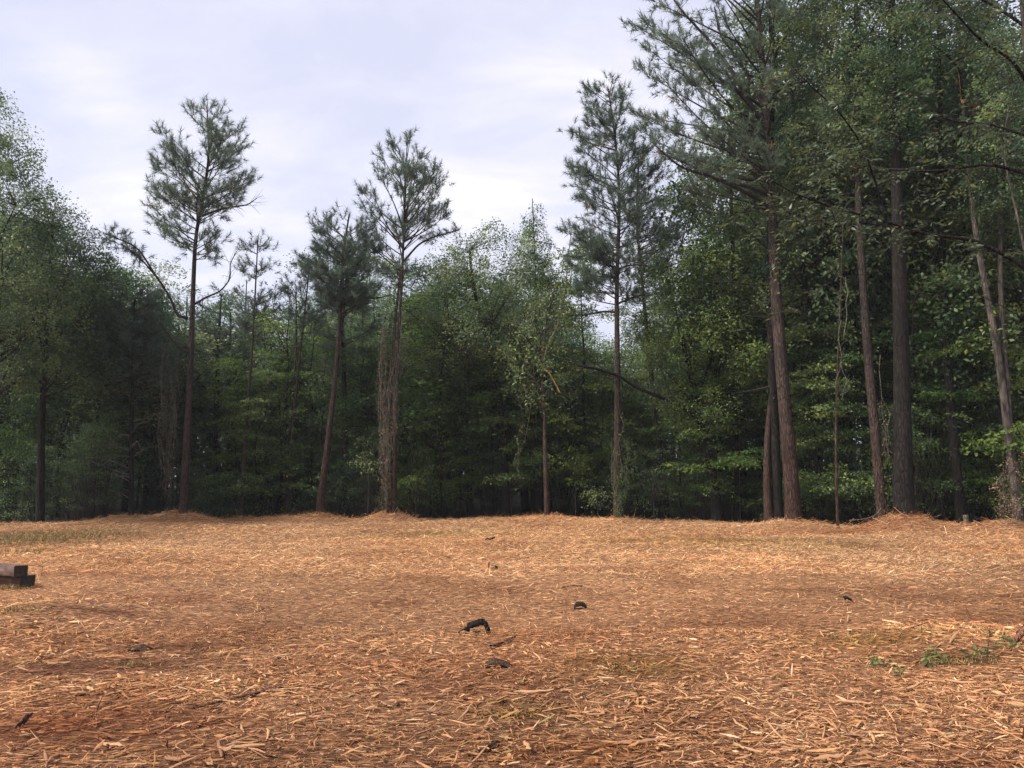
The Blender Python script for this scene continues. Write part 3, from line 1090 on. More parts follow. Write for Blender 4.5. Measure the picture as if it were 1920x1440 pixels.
# --- left tall pine
root, base, tp = pine('pine_tree', 'tall pine with open rounded crown on the left, standing on a mulch mound', [(343, 967), (347, 880), (354, 760), (359, 640), (363, 520), (366, 440), (376, 390), (388, 340), (393, 280), (388, 200)],
                      28.2, 18, 3, [(188, 362, 395), (205, 345, 428), (232, 330, 455), (262, 322, 478), (292, 262, 486), (318, 272, 482), (350, 284, 474), (380, 290, 448), (410, 272, 432), (440, 282, 436), (470, 320, 425)],
                      76, 101, tufts=0.95, needles=26, rise=0.75, parts=16)
M2 = [M_twig, M_needle]
q = extra_limb(root, base, 28.2, [(352, 596), (335, 596), (326, 565), (305, 528), (275, 492), (240, 465)], 6, 2, M_twig, (0, -0.5), seed=2)
tuft_spray(root, q, RS(3), 46, M2, 0.45, 26, s0=0.72)
q = extra_limb(root, base, 28.2, [(305, 528), (270, 470), (215, 448)], 4, 2, M_twig, (-0.4, -0.6), seed=3)
tuft_spray(root, q, RS(4), 30, M2, 0.5, 28, s0=0.75)
q = extra_limb(root, base, 28.2, [(362, 572), (385, 556), (410, 545), (428, 520), (425, 490), (437, 465)], 4, 1.5, M_twig, (0, 0.4), seed=4)
dead_twigs(root, q, RS(5), 14, M_twig, 0.8)
q = extra_limb(root, base, 28.2, [(378, 405), (410, 392), (440, 385), (462, 382), (478, 368)], 6, 1.5, M_twig, (0, 0.2), seed=5)
dead_twigs(root, q, RS(6), 16, M_deadwood, 0.6)
q = extra_limb(root, base, 28.2, [(360, 662), (340, 655), (322, 625), (306, 600)], 5, 1.5, M_twig, (0, -0.7), seed=6)

# --- small pine beside it
pine('pine_tree', 'slender young pine with narrow tufted top, right of the tall left pine', [(452, 970), (458, 850), (468, 720), (476, 600), (481, 500), (484, 442)], 30.5, 9.5, 2.5,
     [(432, 478, 490), (450, 462, 502), (480, 450, 512), (515, 446, 514), (550, 436, 522), (590, 440, 520), (640, 455, 505)], 40, 102, tufts=0.9, needles=22, parts=6)
pine('pine_tree', 'very thin pine stem just left of the leaning pine', [(537, 970), (548, 820), (560, 690), (572, 580), (580, 505)], 31.5, 8, 3,
     [(500, 572, 590), (530, 545, 605), (570, 535, 612), (620, 545, 600)], 22, 103, tufts=0.8, needles=20, needle=M_needle_dk, parts=4)
pine('pine_tree', 'thin pine with dark top leaning behind the thin stem', [(530, 970), (545, 800), (556, 640), (555, 540)], 33, 8, 3,
     [(520, 535, 560), (560, 525, 575), (610, 530, 580)], 16, 104, tufts=0.8, needles=20, needle=M_needle_dk, parts=3)

# --- leaning pine
root, base, tp = pine('pine_tree', 'leaning pine with reddish trunk and dark dense crown, left of centre', [(598, 965), (606, 900), (617, 810), (628, 720), (636, 620), (640, 520), (645, 460), (655, 402)], 29.2, 16, 4,
                      [(398, 640, 672), (420, 590, 690), (445, 572, 704), (480, 560, 715), (520, 556, 718), (550, 580, 722), (585, 600, 690)], 80, 105, needle=M_needle_dk, tufts=1.1, needles=26, rise=0.5, parts=10, bark=M_red_bark)
extra_limb(root, base, 29.2, [(640, 562), (670, 556), (705, 560), (735, 552)], 5, 1.5, M_twig, seed=8)
extra_limb(root, base, 29.2, [(637, 590), (668, 575), (700, 572)], 4, 1.5, M_twig, (0, -0.4), seed=9)

# --- centre pine (two stems)
root, base, tp = pine('pine_tree', 'airy pine at centre with upswept limbs and two stems wrapped in dry vines', [(738, 965), (740, 860), (742, 760), (747, 640), (753, 540), (757, 440), (760, 340), (764, 262)], 29.0, 12, 2.5,
                      [(254, 755, 772), (275, 722, 796), (305, 700, 822), (335, 688, 840), (365, 664, 860), (400, 662, 838), (440, 672, 806), (480, 690, 790), (520, 712, 792)], 60, 106, tufts=0.85, needles=24, rise=1.15, parts=18, sparse_inner=0.35, tuft_len=0.25)
extra_limb(root, base, 29.0, [(727, 966), (728, 860), (731, 740), (740, 610), (752, 500)], 9, 4, M_pine_bark, (-0.1, 0), name='second_stem', seed=11, sides=10)
q = extra_limb(root, base, 29.0, [(757, 490), (785, 455), (815, 440), (862, 426)], 5, 1.5, M_twig, (0, 0.3), seed=12)
tuft_spray(root, q, RS(13), 26, M2, 0.3, 22, s0=0.5)

# --- deciduous centre
broad('oak_tree', 'broad yellow-green crown right of the centre pine, forked limbs below', [(950, 968), (945, 850), (938, 740), (918, 660), (900, 600), (885, 520), (880, 470)], 31.2, 18, 6,
      [(424, 880, 925), (440, 845, 975), (470, 825, 1010), (510, 800, 1040), (560, 785, 1050), (620, 775, 1040), (700, 780, 1000)], 330, 85, 107, leafm=M_leaf_g, main=12, parts=10, spread=0.62)
root, base = root_at('vine_topped_tree', 1010, 32.0, 'slim vine-draped tree whose narrow leafy tip rises above the centre crowns', 'tree')
rs_ = RS(108)
tp, rad = hero_trunk([(1012, 968), (1010, 800), (1006, 640), (1004, 500), (998, 372)], 32.0, base, 9, 2)
build_trunk(tp, rad, M_dark_bark, root, rs_, 8)
broad_crown(tp, local_profile([(362, 990, 1004), (385, 986, 1008), (410, 988, 1018), (440, 978, 1030), (480, 970, 1040), (540, 970, 1040)], 32.0, base), 90, 60, rs_, [M_twig, M_leaf], root, main=4, parts=4, spread=0.34, leaf=0.1)

# --- young tree with drooping yellow-green leaves
root, base, tp = broad('young_tree', 'young slim tree with bare brown trunk and drooping yellow-green leaves, right of centre', [(1026, 968), (1024, 900), (1021, 820), (1022, 780), (1017, 720), (1018, 660), (1024, 600), (1040, 540)], 28.3, 11.5, 3,
                       [(530, 1020, 1062), (565, 985, 1085), (600, 955, 1095), (640, 935, 1098), (680, 935, 1080), (715, 950, 1075), (760, 1020, 1070)], 90, 46, 109, bark=M_pine_bark, leafm=M_leaf_y, main=8, parts=8, spread=0.45, droop=0.9, leaf=0.15, aspect=0.4, rmin=0.35)
extra_limb(root, base, 28.3, [(1018, 735), (1005, 715), (990, 698), (982, 680)], 7, 2, M_pine_bark, seed=14)
extra_limb(root, base, 28.3, [(1018, 690), (1024, 650), (1048, 610), (1060, 540), (1066, 470), (1072, 430)], 4, 1.2, M_deadwood, (0, -0.3), seed=15, name='bare_shoot')
extra_limb(root, base, 28.3, [(1018, 690), (1030, 700), (1043, 725), (1049, 738)], 3, 2.5, M_split, (0, -0.3), seed=16, name='broken_branch')

# --- pine right of centre
root, base, tp = pine('pine_tree', 'straight dark pine right of centre, thick tufted crown reaching left over the sky', [(1157, 970), (1157, 880), (1158, 760), (1157, 640), (1156, 540), (1160, 440), (1162, 380), (1158, 300), (1150, 230), (1140, 165)], 27.6, 17, 3.5,
                      [(158, 1105, 1170), (185, 1098, 1195), (215, 1092, 1210), (245, 1066, 1225), (285, 1056, 1235), (320, 1070, 1240), (355, 1072, 1240), (385, 1046, 1240), (420, 1042, 1235), (455, 1055, 1225), (500, 1060, 1215), (560, 1065, 1200)], 106, 110, tufts=1.1, needles=28, rise=0.6, parts=16)
for k, pth in enumerate(([(1156, 585), (1130, 582), (1095, 588), (1060, 586)], [(1157, 570), (1185, 560), (1205, 558)], [(1158, 520), (1120, 515), (1085, 525)], [(1158, 505), (1180, 500), (1210, 505)], [(1158, 480), (1125, 470), (1085, 478), (1050, 470)])):
    q = extra_limb(root, base, 27.6, pth, 5, 1.5, M_twig, (0, (-1) ** k * 0.5), seed=20 + k)
    tuft_spray(root, q, RS(30 + k), 22, [M_twig, M_needle_dk], 0.35, 20, s0=0.3)
pine('pine_tree', 'thin pine with dark crown just right of the straight dark pine', [(1252, 975), (1240, 870), (1228, 760), (1216, 660), (1207, 560), (1200, 480), (1192, 420), (1198, 300)], 31, 14, 4,
     [(290, 1180, 1225), (330, 1165, 1260), (385, 1160, 1275), (420, 1160, 1285), (460, 1165, 1285), (500, 1165, 1275), (560, 1175, 1260)], 72, 111, tufts=1.05, needles=22, bark=M_dark_bark, parts=8)

# --- crooked oak
root, base, tp = broad('oak_tree', 'crooked dark oak with a long bare limb reaching left across two trunks', [(1345, 975), (1338, 900), (1325, 840), (1312, 790), (1295, 700), (1280, 640), (1262, 570), (1250, 520)], 28.7, 26, 7,
                       [(455, 1230, 1330), (490, 1205, 1400), (540, 1190, 1430), (600, 1185, 1440), (670, 1190, 1440), (740, 1230, 1440), (800, 1260, 1440)], 330, 80, 112, main=12, parts=10, spread=0.6, leafm=M_leaf)
q = extra_limb(root, base, 28.7, [(1318, 805), (1300, 780), (1270, 762), (1235, 750), (1190, 735), (1150, 712), (1110, 702), (1075, 698)], 10, 4, M_dark_bark, (0, -1.8), seed=33)
dead_twigs(root, q, RS(34), 10, M_twig, 1.6, 0.2, 0.02)
extra_limb(root, base, 28.7, [(1320, 800), (1310, 740), (1330, 680), (1345, 640)], 10, 4, M_dark_bark, seed=35)

# --- dark twin trunks and the big right pine
root, base = root_at('twin_trunk_tree', 1447, 25.6, 'dark tree with two fused stems, immediately left of the big reddish pine', 'tree')
rs_ = RS(113)
tp, rad = hero_trunk([(1459, 972), (1456, 880), (1450, 780), (1447, 680), (1445, 560), (1444, 460), (1446, 300), (1448, 100), (1450, -60)], 25.6, base, 23, 8)
build_trunk(tp, rad, M_dark_bark, root, rs_)
tp2, rad2 = hero_trunk([(1441, 972), (1438, 900), (1438, 840), (1441, 790), (1446, 740)], 25.6, base, 20, 11)
build_trunk(tp2, rad2, M_pine_bark, root, rs_, name='second_stem')
broad_crown(tp, local_profile([(-200, 1420, 1500), (-100, 1380, 1540), (0, 1375, 1550), (100, 1375, 1545), (200, 1390, 1540), (300, 1420, 1530), (420, 1430, 1520), (560, 1440, 1500)], 25.6, base), 420, 85, rs_, [M_twig, M_leaf_g], root, main=14, parts=10, spread=0.55)
for k, pth in enumerate(([(1443, 535), (1410, 536), (1370, 532), (1335, 534)], [(1444, 600), (1420, 596), (1375, 597)], [(1443, 725), (1415, 732), (1370, 740)])):
    extra_limb(root, base, 25.6, pth, 4, 1.2, M_twig, (0, -0.4), seed=40 + k)

root, base, tp = pine('pine_tree', 'big leaning reddish pine at right, its bark flecked pale, long limbs sweeping left', [(1490, 980), (1484, 900), (1474, 790), (1465, 690), (1458, 600), (1452, 500), (1449, 430), (1444, 350), (1440, 260), (1432, 150), (1420, 0), (1400, -160)], 24.9, 32, 8,
                      [(-260, 1330, 1430), (-150, 1270, 1470), (-40, 1225, 1490), (20, 1185, 1490), (60, 1166, 1490), (110, 1168, 1490), (170, 1172, 1480), (220, 1195, 1480), (270, 1225, 1480), (320, 1240, 1470), (370, 1270, 1465)], 84, 114, bark=M_red_bark, tufts=1.0, needles=24, rise=0.7, parts=20, limb_r=0.07, sparse_inner=0.5, tuft_len=0.24)
for k, (pth, d_) in enumerate((([(1440, 365), (1400, 352), (1340, 345), (1285, 318), (1230, 300)], -0.6), ([(1440, 340), (1385, 330), (1320, 300), (1270, 285)], 0.5), ([(1443, 385), (1390, 365), (1330, 345), (1265, 335), (1215, 300)], -1.2),
                              ([(1436, 245), (1405, 205), (1370, 178), (1320, 155), (1275, 120)], -0.9), ([(1436, 232), (1400, 190), (1370, 140), (1330, 90), (1270, 30), (1235, -20)], -0.5), ([(1432, 200), (1410, 150), (1380, 95), (1355, 60), (1345, 0)], 0.4))):
    q = extra_limb(root, base, 24.9, pth, 9, 2.5, M_twig, (0, d_), seed=50 + k)
    tuft_spray(root, q, RS(60 + k), 60, M2, 0.55, 22, s0=0.35)

# --- stems to the right
broad('sapling', 'thin brown bare sapling between the big reddish pine and the trunk pair', [(1571, 985), (1568, 900), (1567, 800), (1570, 700), (1574, 600), (1578, 500), (1582, 390)], 23.6, 6.5, 3,
      [(440, 1565, 1600), (600, 1545, 1605), (760, 1540, 1600)], 18, 14, 115, bark=M_red_bark, leafm=M_leaf, cat='sapling', main=9, parts=9, limb_r=0.012, spread=0.3)
broad('slim_tree', 'slim dark-topped tree standing left of the massive trunk, a vine hanging down its side', [(1655, 972), (1648, 900), (1640, 800), (1630, 700), (1622, 600), (1616, 500), (1610, 400), (1606, 200), (1604, -40)], 23.8, 23, 9,
      [(-220, 1560, 1640), (-100, 1530, 1670), (0, 1520, 1690), (120, 1525, 1680), (230, 1540, 1660), (330, 1560, 1650)], 330, 80, 116, bark=M_pine_bark, leafm=M_leaf_g, main=12, parts=8, spread=0.55)
broad('large_tree', 'massive straight dark trunk rising from the highest mulch mound at right', [(1694, 972), (1693, 880), (1692, 780), (1690, 660), (1687, 540), (1684, 430), (1680, 300), (1676, 150), (1670, -60)], 22.9, 42, 16,
      [(-320, 1640, 1720), (-160, 1590, 1770), (-40, 1580, 1780), (80, 1590, 1760), (200, 1610, 1740), (300, 1640, 1730)], 340, 80, 117, bark=M_dark_bark, leafm=M_leaf_d, main=14, parts=10, spread=0.55)
broad('dark_tree', 'blackish leaning trunk near the short wooden stake', [(1803, 982), (1796, 900), (1787, 820), (1778, 720), (1772, 620), (1768, 500), (1765, 380), (1762, 200), (1760, -20)], 24.7, 22, 9,
      [(-220, 1720, 1800), (-100, 1690, 1840), (60, 1680, 1850), (200, 1690, 1850), (330, 1700, 1840), (430, 1730, 1810)], 330, 80, 118, bark=M_dark_bark, leafm=M_leaf_d, main=12, parts=8, spread=0.6)
root, base, tp = broad('pale_tree', 'pale grey forked tree at the right edge, one stem snapped to a bright orange splinter', [(1912, 978), (1900, 900), (1891, 820), (1882, 740), (1872, 670), (1862, 610), (1848, 540), (1832, 460), (1824, 390), (1813, 300), (1808, 240), (1806, 192)], 22.6, 19, 8,
      [(60, 1790, 1900), (150, 1790, 1960), (300, 1800, 1960), (430, 1810, 1950)], 190, 80, 119, bark=M_grey_bark, leafm=M_leaf_g, main=10, parts=8, spread=0.55)
extra_limb(root, base, 22.6, [(1893, 835), (1894, 780), (1890, 700), (1884, 620), (1882, 520), (1884, 400), (1888, 200), (1892, 60)], 12, 4, M_grey_bark, (0, 0.3), name='second_stem', seed=71)
pale_root, pale_base = root, base

broad('slim_tree', 'thin bent pale tree whose stem leaves the frame on the right, under the near branches', [(1975, 975), (1960, 760), (1940, 600), (1922, 470), (1905, 390), (1885, 320), (1877, 252), (1893, 205), (1902, 160)], 19.5, 10, 3,
      [(40, 1850, 1940), (160, 1840, 1960), (280, 1850, 1960)], 60, 50, 130, bark=M_grey_bark, leafm=M_leaf_g, main=6, parts=6, spread=0.4, limb_r=0.02)

# --- left: the dense dark conifer with bare lower limbs
root, base, tp = pine('pine_tree', 'dark pine at left with bare dead lower limbs and a low dense crown', [(247, 970), (246, 880), (247, 780), (249, 700), (250, 640), (252, 560)], 28.8, 12, 4,
                      [(540, 235, 270), (565, 205, 300), (600, 180, 318), (640, 172, 330), (680, 178, 330), (715, 200, 310)], 70, 120, needle=M_needle_dk, tufts=1.1, needles=26, parts=10, bark=M_dark_bark)
rs_ = RS(121)
for k in range(15):
    y_ = rs_.uniform(735, 940)
    sd_ = 1 if rs_.rand() < 0.5 else -1
    ln = rs_.uniform(16, 66)
    q = extra_limb(root, base, 28.8, [(247, y_), (247 + sd_ * ln * 0.5, y_ - ln * rs_.uniform(0.1, 0.35)), (247 + sd_ * ln, y_ - ln * rs_.uniform(-0.35, 0.6))], 2.4, 0.8, M_deadwood, (0, rs_.uniform(-1.2, 0.3)), name='dead_limb', seed=80 + k, sides=5)
    dead_twigs(root, q, RS(90 + k), 4, M_deadwood, 0.5, 0.3, 0.006)

# --- left mass of tall broadleaf trees
broad('broadleaf_tree', 'tallest broadleaf tree at the left edge, its crown climbing out of the frame side', [(-25, 975), (-22, 800), (-15, 600), (-8, 400), (-5, 230)], 25.5, 26, 6,
      [(172, -40, 15), (195, -80, 42), (230, -110, 60), (270, -130, 58), (310, -150, 75), (350, -160, 105), (400, -160, 122), (460, -160, 140), (540, -150, 150), (640, -140, 130), (720, -120, 100)], 560, 90, 122, leafm=M_leaf_g, main=16, parts=8, spread=0.6)
broad('broadleaf_tree', 'sloping-shouldered broadleaf tree second from the left edge', [(75, 972), (78, 800), (85, 650), (95, 500), (100, 400)], 27.5, 18, 5,
      [(385, 80, 130), (410, 60, 158), (440, 40, 185), (480, 20, 205), (540, 5, 215), (620, 0, 215), (720, 10, 200)], 420, 85, 123, leafm=M_leaf_g, main=14, parts=8, spread=0.6)
broad('broadleaf_tree', 'rounded low broadleaf tree between the left mass and the tall pine', [(170, 972), (175, 850), (190, 700), (205, 600)], 30.5, 14, 5,
      [(515, 190, 250), (535, 160, 290), (570, 140, 320), (620, 130, 325), (700, 140, 310)], 240, 80, 124, leafm=M_leaf_d, main=10, parts=6, spread=0.6)

# ================================================================== templates for the wood behind
def template_broad(h, w, base_z, seed, leafm, ncl, per, leaf, bark=M_dark_bark, r=0.17, lean=0.4, main=9, spread=0.75):
    rs_ = RS(seed)
    root = empty('broadleaf_tree', (0, 0, 0))
    z = np.linspace(0, h * 0.85, 10)
    tp = np.stack([lean * (z / h) ** 1.4 + 0.12 * np.cumsum(rs_.randn(10)) * 0.4, 0.12 * np.cumsum(rs_.randn(10)) * 0.4, z], 1)
    tp[0] = (0, 0, -0.3)
    build_trunk(tp, flare(10, r, 0.04), bark, root, rs_, 8)
    zz = np.linspace(base_z, h, 9)
    t = np.linspace(0, 1, 9)
    hw = w * np.sin(np.clip(t * 0.86 + 0.14, 0, 1) * np.pi) ** 0.7 * (1 + 0.25 * rs_.randn(9))
    hw[-1] = 0.3
    hw = np.maximum(hw, 0.3)
    cxx = np.interp(zz, tp[:, 2], tp[:, 0])
    prof = np.stack([zz, cxx - hw * (1 + 0.2 * rs_.randn(9)), cxx + hw * (1 + 0.2 * rs_.randn(9))], 1)
    broad_crown(tp, prof, ncl, per, rs_, [M_twig, leafm], root, leaf=leaf, main=main, parts=0, spread=spread, rmin=0.2)
    return root


def template_pine(h, w, base_z, seed, needle=M_needle_dk, nl=44):
    rs_ = RS(seed)
    root = empty('pine_tree', (0, 0, 0))
    z = np.linspace(0, h * 0.97, 10)
    tp = np.stack([0.10 * np.cumsum(rs_.randn(10)) * 0.5, 0.10 * np.cumsum(rs_.randn(10)) * 0.5, z], 1)
    tp[0] = (0, 0, -0.3)
    build_trunk(tp, flare(10, 0.17, 0.03), M_dark_bark, root, rs_, 8)
    zz = np.linspace(base_z, h, 7)
    hw = w * np.array((0.55, 0.85, 1.0, 0.95, 0.75, 0.5, 0.12)) * (1 + 0.15 * rs_.randn(7))
    cxx = np.interp(zz, tp[:, 2], tp[:, 0])
    prof = np.stack([zz, cxx - hw, cxx + hw], 1)
    pine_crown(tp, None, prof, nl, rs_, [M_twig, needle], root, tufts=0.75, needles=20, parts=0, width=0.018, tuft_len=0.26)
    return root


def copy_tree(o):
    c = o.copy()
    col.objects.link(c)
    for ch_ in [q_ for q_ in bpy.data.objects if q_.parent == o]:
        d = ch_.copy()
        col.objects.link(d)
        d.parent = c
    return c


def kids(o):
    return [q_ for q_ in bpy.data.objects if q_.parent == o]


class Proto:
    def __init__(s, root):
        s.root = root
        s.kids = kids(root)
        s.used = False

    def place(s, loc, rz, sc):
        if not s.used:
            o = s.root
            s.used = True
        else:
            o = s.root.copy()
            col.objects.link(o)
            for k in s.kids:
                d = k.copy()
                col.objects.link(d)
                d.parent = o
        o.location = loc
        o.rotation_euler = (0, 0, rz)
        o.scale = sc
        return o


LAND = [(-500, 'beyond the left edge mass of crowns'), (90, 'behind the sloping-shouldered left tree'), (215, 'behind the dark pine with bare limbs'), (300, 'behind the tall left pine'), (405, 'between the tall left pine and the slender young pine'),
        (500, 'behind the very thin pine stem'), (585, 'behind the leaning pine'), (680, 'behind the two-stemmed centre pine'), (790, 'just right of the two-stemmed centre pine'), (880, 'behind the broad yellow-green crown'),
        (980, 'behind the young drooping-leaved tree'), (1080, 'left of the straight dark pine'), (1140, 'behind the straight dark pine'), (1210, 'between the dark pine and the crooked oak'), (1290, 'behind the crooked oak'),
        (1380, 'left of the dark fused twin stems'), (1430, 'behind the big reddish pine'), (1520, 'behind the bare brown sapling'), (1600, 'behind the slim vine-hung tree'), (1665, 'behind the massive trunk'),
        (1730, 'left of the blackish leaning trunk'), (1780, 'behind the short wooden stake'), (1850, 'behind the pale forked tree'), (1930, 'past the right edge trunk')]


def landmark(px):
    t_ = LAND[0][1]
    for a_, b_ in LAND:
        if px >= a_:
            t_ = b_
    return t_


TB = [Proto(template_broad(17, 3.4, 4.5, 201, M_leaf, 230, 78, 0.16)), Proto(template_broad(17, 3.0, 3.5, 202, M_leaf_d, 230, 78, 0.16)),
      Proto(template_broad(17, 3.8, 5.5, 203, M_leaf_g, 230, 78, 0.16)), Proto(template_broad(17, 3.2, 2.5, 204, M_leaf_d, 230, 78, 0.16))]
TP_ = [Proto(template_pine(17, 2.4, 8, 211)), Proto(template_pine(17, 2.0, 9.5, 212, M_needle))]

SKY_LINE = np.array([(-400, 250), (0, 330), (120, 470), (200, 490), (300, 495), (420, 485), (470, 530), (500, 610), (545, 620), (580, 505), (650, 450), (740, 470), (800, 450), (900, 440), (1000, 460), (1060, 500), (1095, 600), (1150, 650), (1190, 560), (1260, 480), (1330, 460), (1400, 440), (1450, 250), (1520, 80), (1650, 40), (1900, 30), (2400, 20)], float)
rs = RS(42)
count = 0
rows = [(33.5, 3.3), (36.5, 3.3), (40, 3.4), (44, 3.6), (49, 3.8), (55, 4.2), (62, 4.6)]
for ri, (D0, step) in enumerate(rows):
    half = 0.70 * D0 + 3
    x = -half + rs.uniform(0, step)
    while x < half:
        D = D0 + rs.uniform(-1.3, 1.3)
        px = 960 + x / D * F
        top = np.interp(px, SKY_LINE[:, 0], SKY_LINE[:, 1]) + rs.uniform(0, 90)
        h = P(px, top, D)[2] + 0.1
        if h < 4.5:
            h = 4.5
        isp = rs.rand() < 0.22 and px < 1450
        pr_ = (TP_ if isp else TB)[rs.randint(2 if isp else 4)]
        sz = h / 17.0
        sxy = (0.8 + 0.35 * sz) * rs.uniform(0.85, 1.2)
        o = pr_.place((x, D, -0.1), rs.uniform(0, 6.28), (sxy, sxy, sz))
        rank = ('front', 'second', 'third', 'middle', 'deep', 'deeper', 'last')[ri]
        if isp:
            o.name = 'pine_tree'
            tag(o, 'dark pine, ' + rank + ' rank, ' + landmark(px), 'pine tree', 'pines standing in the wood')
        else:
            tag(o, 'shaded broadleaf tree, ' + rank + ' rank, ' + landmark(px), 'tree', 'broadleaf trees standing in the wood')
        count += 1
        x += step * rs.uniform(0.75, 1.3)
print('wood trees', count)

# extra crowns above the right side, between the big stems
for k, (px, D, top, wdt) in enumerate(((1380, 29, 120, 1.0), (1530, 27.5, -60, 1.1), (1590, 30, -120, 1.2), (1730, 28, -90, 1.2), (1850, 29, -100, 1.3), (1930, 25.5, -80, 1.2), (1480, 31, 20, 1.1), (1790, 33, -60, 1.2), (1660, 32, -40, 1.1))):
    p = P(px, 900, D)
    h = P(px, top, D)[2]
    o = TB[k % 4].place((p[0], D, -0.1), k * 1.9, (wdt, wdt, h / 17.0))
    tag(o, ('tall', 'very tall', 'towering')[k % 3] + ' leafy tree closing the sky ' + landmark(px), 'tree', 'tall leafy trees between the right-hand trunks')

# slim dark stems
def template_stem(seed, h=9.0, leaves=True):
    rs_ = RS(seed)
    root = empty('slim_sapling', (0, 0, 0))
    z = np.linspace(0, h, 9)
    tp = np.stack([0.12 * np.cumsum(rs_.randn(9)), 0.12 * np.cumsum(rs_.randn(9)), z], 1)
    tp[0] = (0, 0, -0.3)
    build_trunk(tp, flare(9, 0.055, 0.012), M_dark_bark, root, rs_, 6)
    prof = np.array([(2.2, -1.0, 1.0), (4, -1.5, 1.5), (7, -1.3, 1.3), (h, -0.3, 0.3)])
    broad_crown(tp, prof, 34, 42, rs_, [M_twig, M_leaf], root, leaf=0.13, main=7, parts=0, spread=0.55, thick=0.12, limb_r=0.02)
    return root


TS = [Proto(template_stem(221)), Proto(template_stem(222, 7.5)), Proto(template_stem(223, 11))]
for k in range(110):
    D = rs.uniform(29.5, 42)
    px = rs.uniform(-80, 2000)
    p = P(px, 900, D)
    if D < edge_y(p[0]) + 0.5:
        D = float(edge_y(p[0])) + rs.uniform(0.6, 5)
        p = P(px, 900, D)
    sc = rs.uniform(0.6, 1.15)
    o = TS[rs.randint(3)].place((p[0], D, -0.1), rs.uniform(0, 6.28), (sc, sc, sc))
    tag(o, ('short', 'slight', 'tall')[int((sc - 0.6) / 0.1834)] + ' thin dark sapling ' + landmark(px), 'sapling', 'understory saplings in the wood')


def template_layered(seed, leafm, h=9.0, w=2.6):
    """a shade tree of the lower storey: leaves held in flat layers down to head height"""
    rs_ = RS(seed)
    root = empty('understory_tree', (0, 0, 0))
    z = np.linspace(0, h * 0.92, 9)
    tp = np.stack([0.16 * np.cumsum(rs_.randn(9)), 0.16 * np.cumsum(rs_.randn(9)), z], 1)
    tp[0] = (0, 0, -0.3)
    build_trunk(tp, flare(9, 0.075, 0.015), M_dark_bark, root, rs_, 7)
    bag = Bag()
    cl, nn, sp = [], [], []
    for k in range(26):
        zz = h * (0.14 + 0.84 * rs_.rand())
        a = trunk_pos(tp, np.array(zz))
        an = rs_.rand() * 6.28
        L = w * (0.45 + 0.6 * rs_.rand()) * (1.1 - 0.7 * zz / h)
        e_ = a + np.array((math.cos(an) * L, math.sin(an) * L, L * rs_.uniform(0.0, 0.4)))
        q = limb_curve(a, e_, rs_, 0.1, 6, 0.04)
        bag.tube(q, np.linspace(0.018, 0.005, 6), 4)
        for m_ in range(6):
            t = 0.3 + 0.7 * rs_.rand()
            c = a + (e_ - a) * t + rs_.randn(3) * np.array((0.35, 0.35, 0.06))
            cl.append(c); sp.append(rs_.uniform(0.3, 0.6))
            nn.append(np.array((math.cos(an) * 0.15, math.sin(an) * 0.15, 1)) + rs_.randn(3) * 0.08)
    nn = np.array(nn); nn /= np.linalg.norm(nn, axis=1)[:, None]
    leaf_cloud(bag, np.array(cl), nn, 52, np.array(sp), 0.07, 0.13, rs_, 0.3, 1, 0.6, 0.3)
    bag.build('crown', [M_twig, leafm], root)
    return root


TU = [Proto(template_layered(225, M_leaf_u)), Proto(template_layered(226, M_leaf, 7.5, 2.2)), Proto(template_layered(227, M_leaf_u, 11, 3.0))]
for k in range(62):
    px = rs.uniform(1190, 1960) if k < 34 else (rs.uniform(770, 1190) if k < 52 else rs.uniform(430, 770))
    p = P(px, 900, 30)
    D = float(edge_y(p[0])) + 0.9 + 6.5 * rs.rand()
    p = P(px, 900, D)
    sc = rs.uniform(0.6, 1.15)
    j = rs.randint(3)
    o = TU[j].place((p[0], D, -0.1), rs.uniform(0, 6.28), (sc, sc, sc))
    back = 'rear ' if D > float(edge_y(p[0])) + 4.0 else ''
    tag(o, back + ('small ', 'middling ', 'large ')[int((sc - 0.6) / 0.1834)] + ('bright green', 'mid green', 'lofty green')[j] + ' understory tree ' + landmark(px), 'tree', 'layered understory trees')


# shrubs at the foot of the wood
def template_shrub(seed, leafm, h=2.6, w=1.6, n=60, leaf=0.1):
    rs_ = RS(seed)
    root = empty('shrub', (0, 0, 0))
    bag = Bag()
    cl = np.stack([rs_.randn(n) * w * 0.5, rs_.randn(n) * w * 0.5, h * (0.15 + 0.85 * rs_.rand(n) ** 0.8)], 1)
    cl[:, :2] *= (1.15 - cl[:, 2:3] / h * 0.6)
    for k in range(n):
        f = np.array((cl[k, 0] * 0.25, cl[k, 1] * 0.25, -0.1))
        bag.tube(limb_curve(f, cl[k], rs_, 0.3, 4, 0.05), [0.012, 0.009, 0.006, 0.003], 3)
    bag.build('stems', [M_twig], root)
    bag = Bag()
    nn = rs_.randn(n, 3) * 0.3
    nn[:, 2] += 1
    nn /= np.linalg.norm(nn, axis=1)[:, None]
    leaf_cloud(bag, cl, nn, 46, 0.30 + 0.25 * rs_.rand(n), 0.15, leaf, rs_, 0.4, 0)
    bag.build('foliage', [leafm], root)
    return root


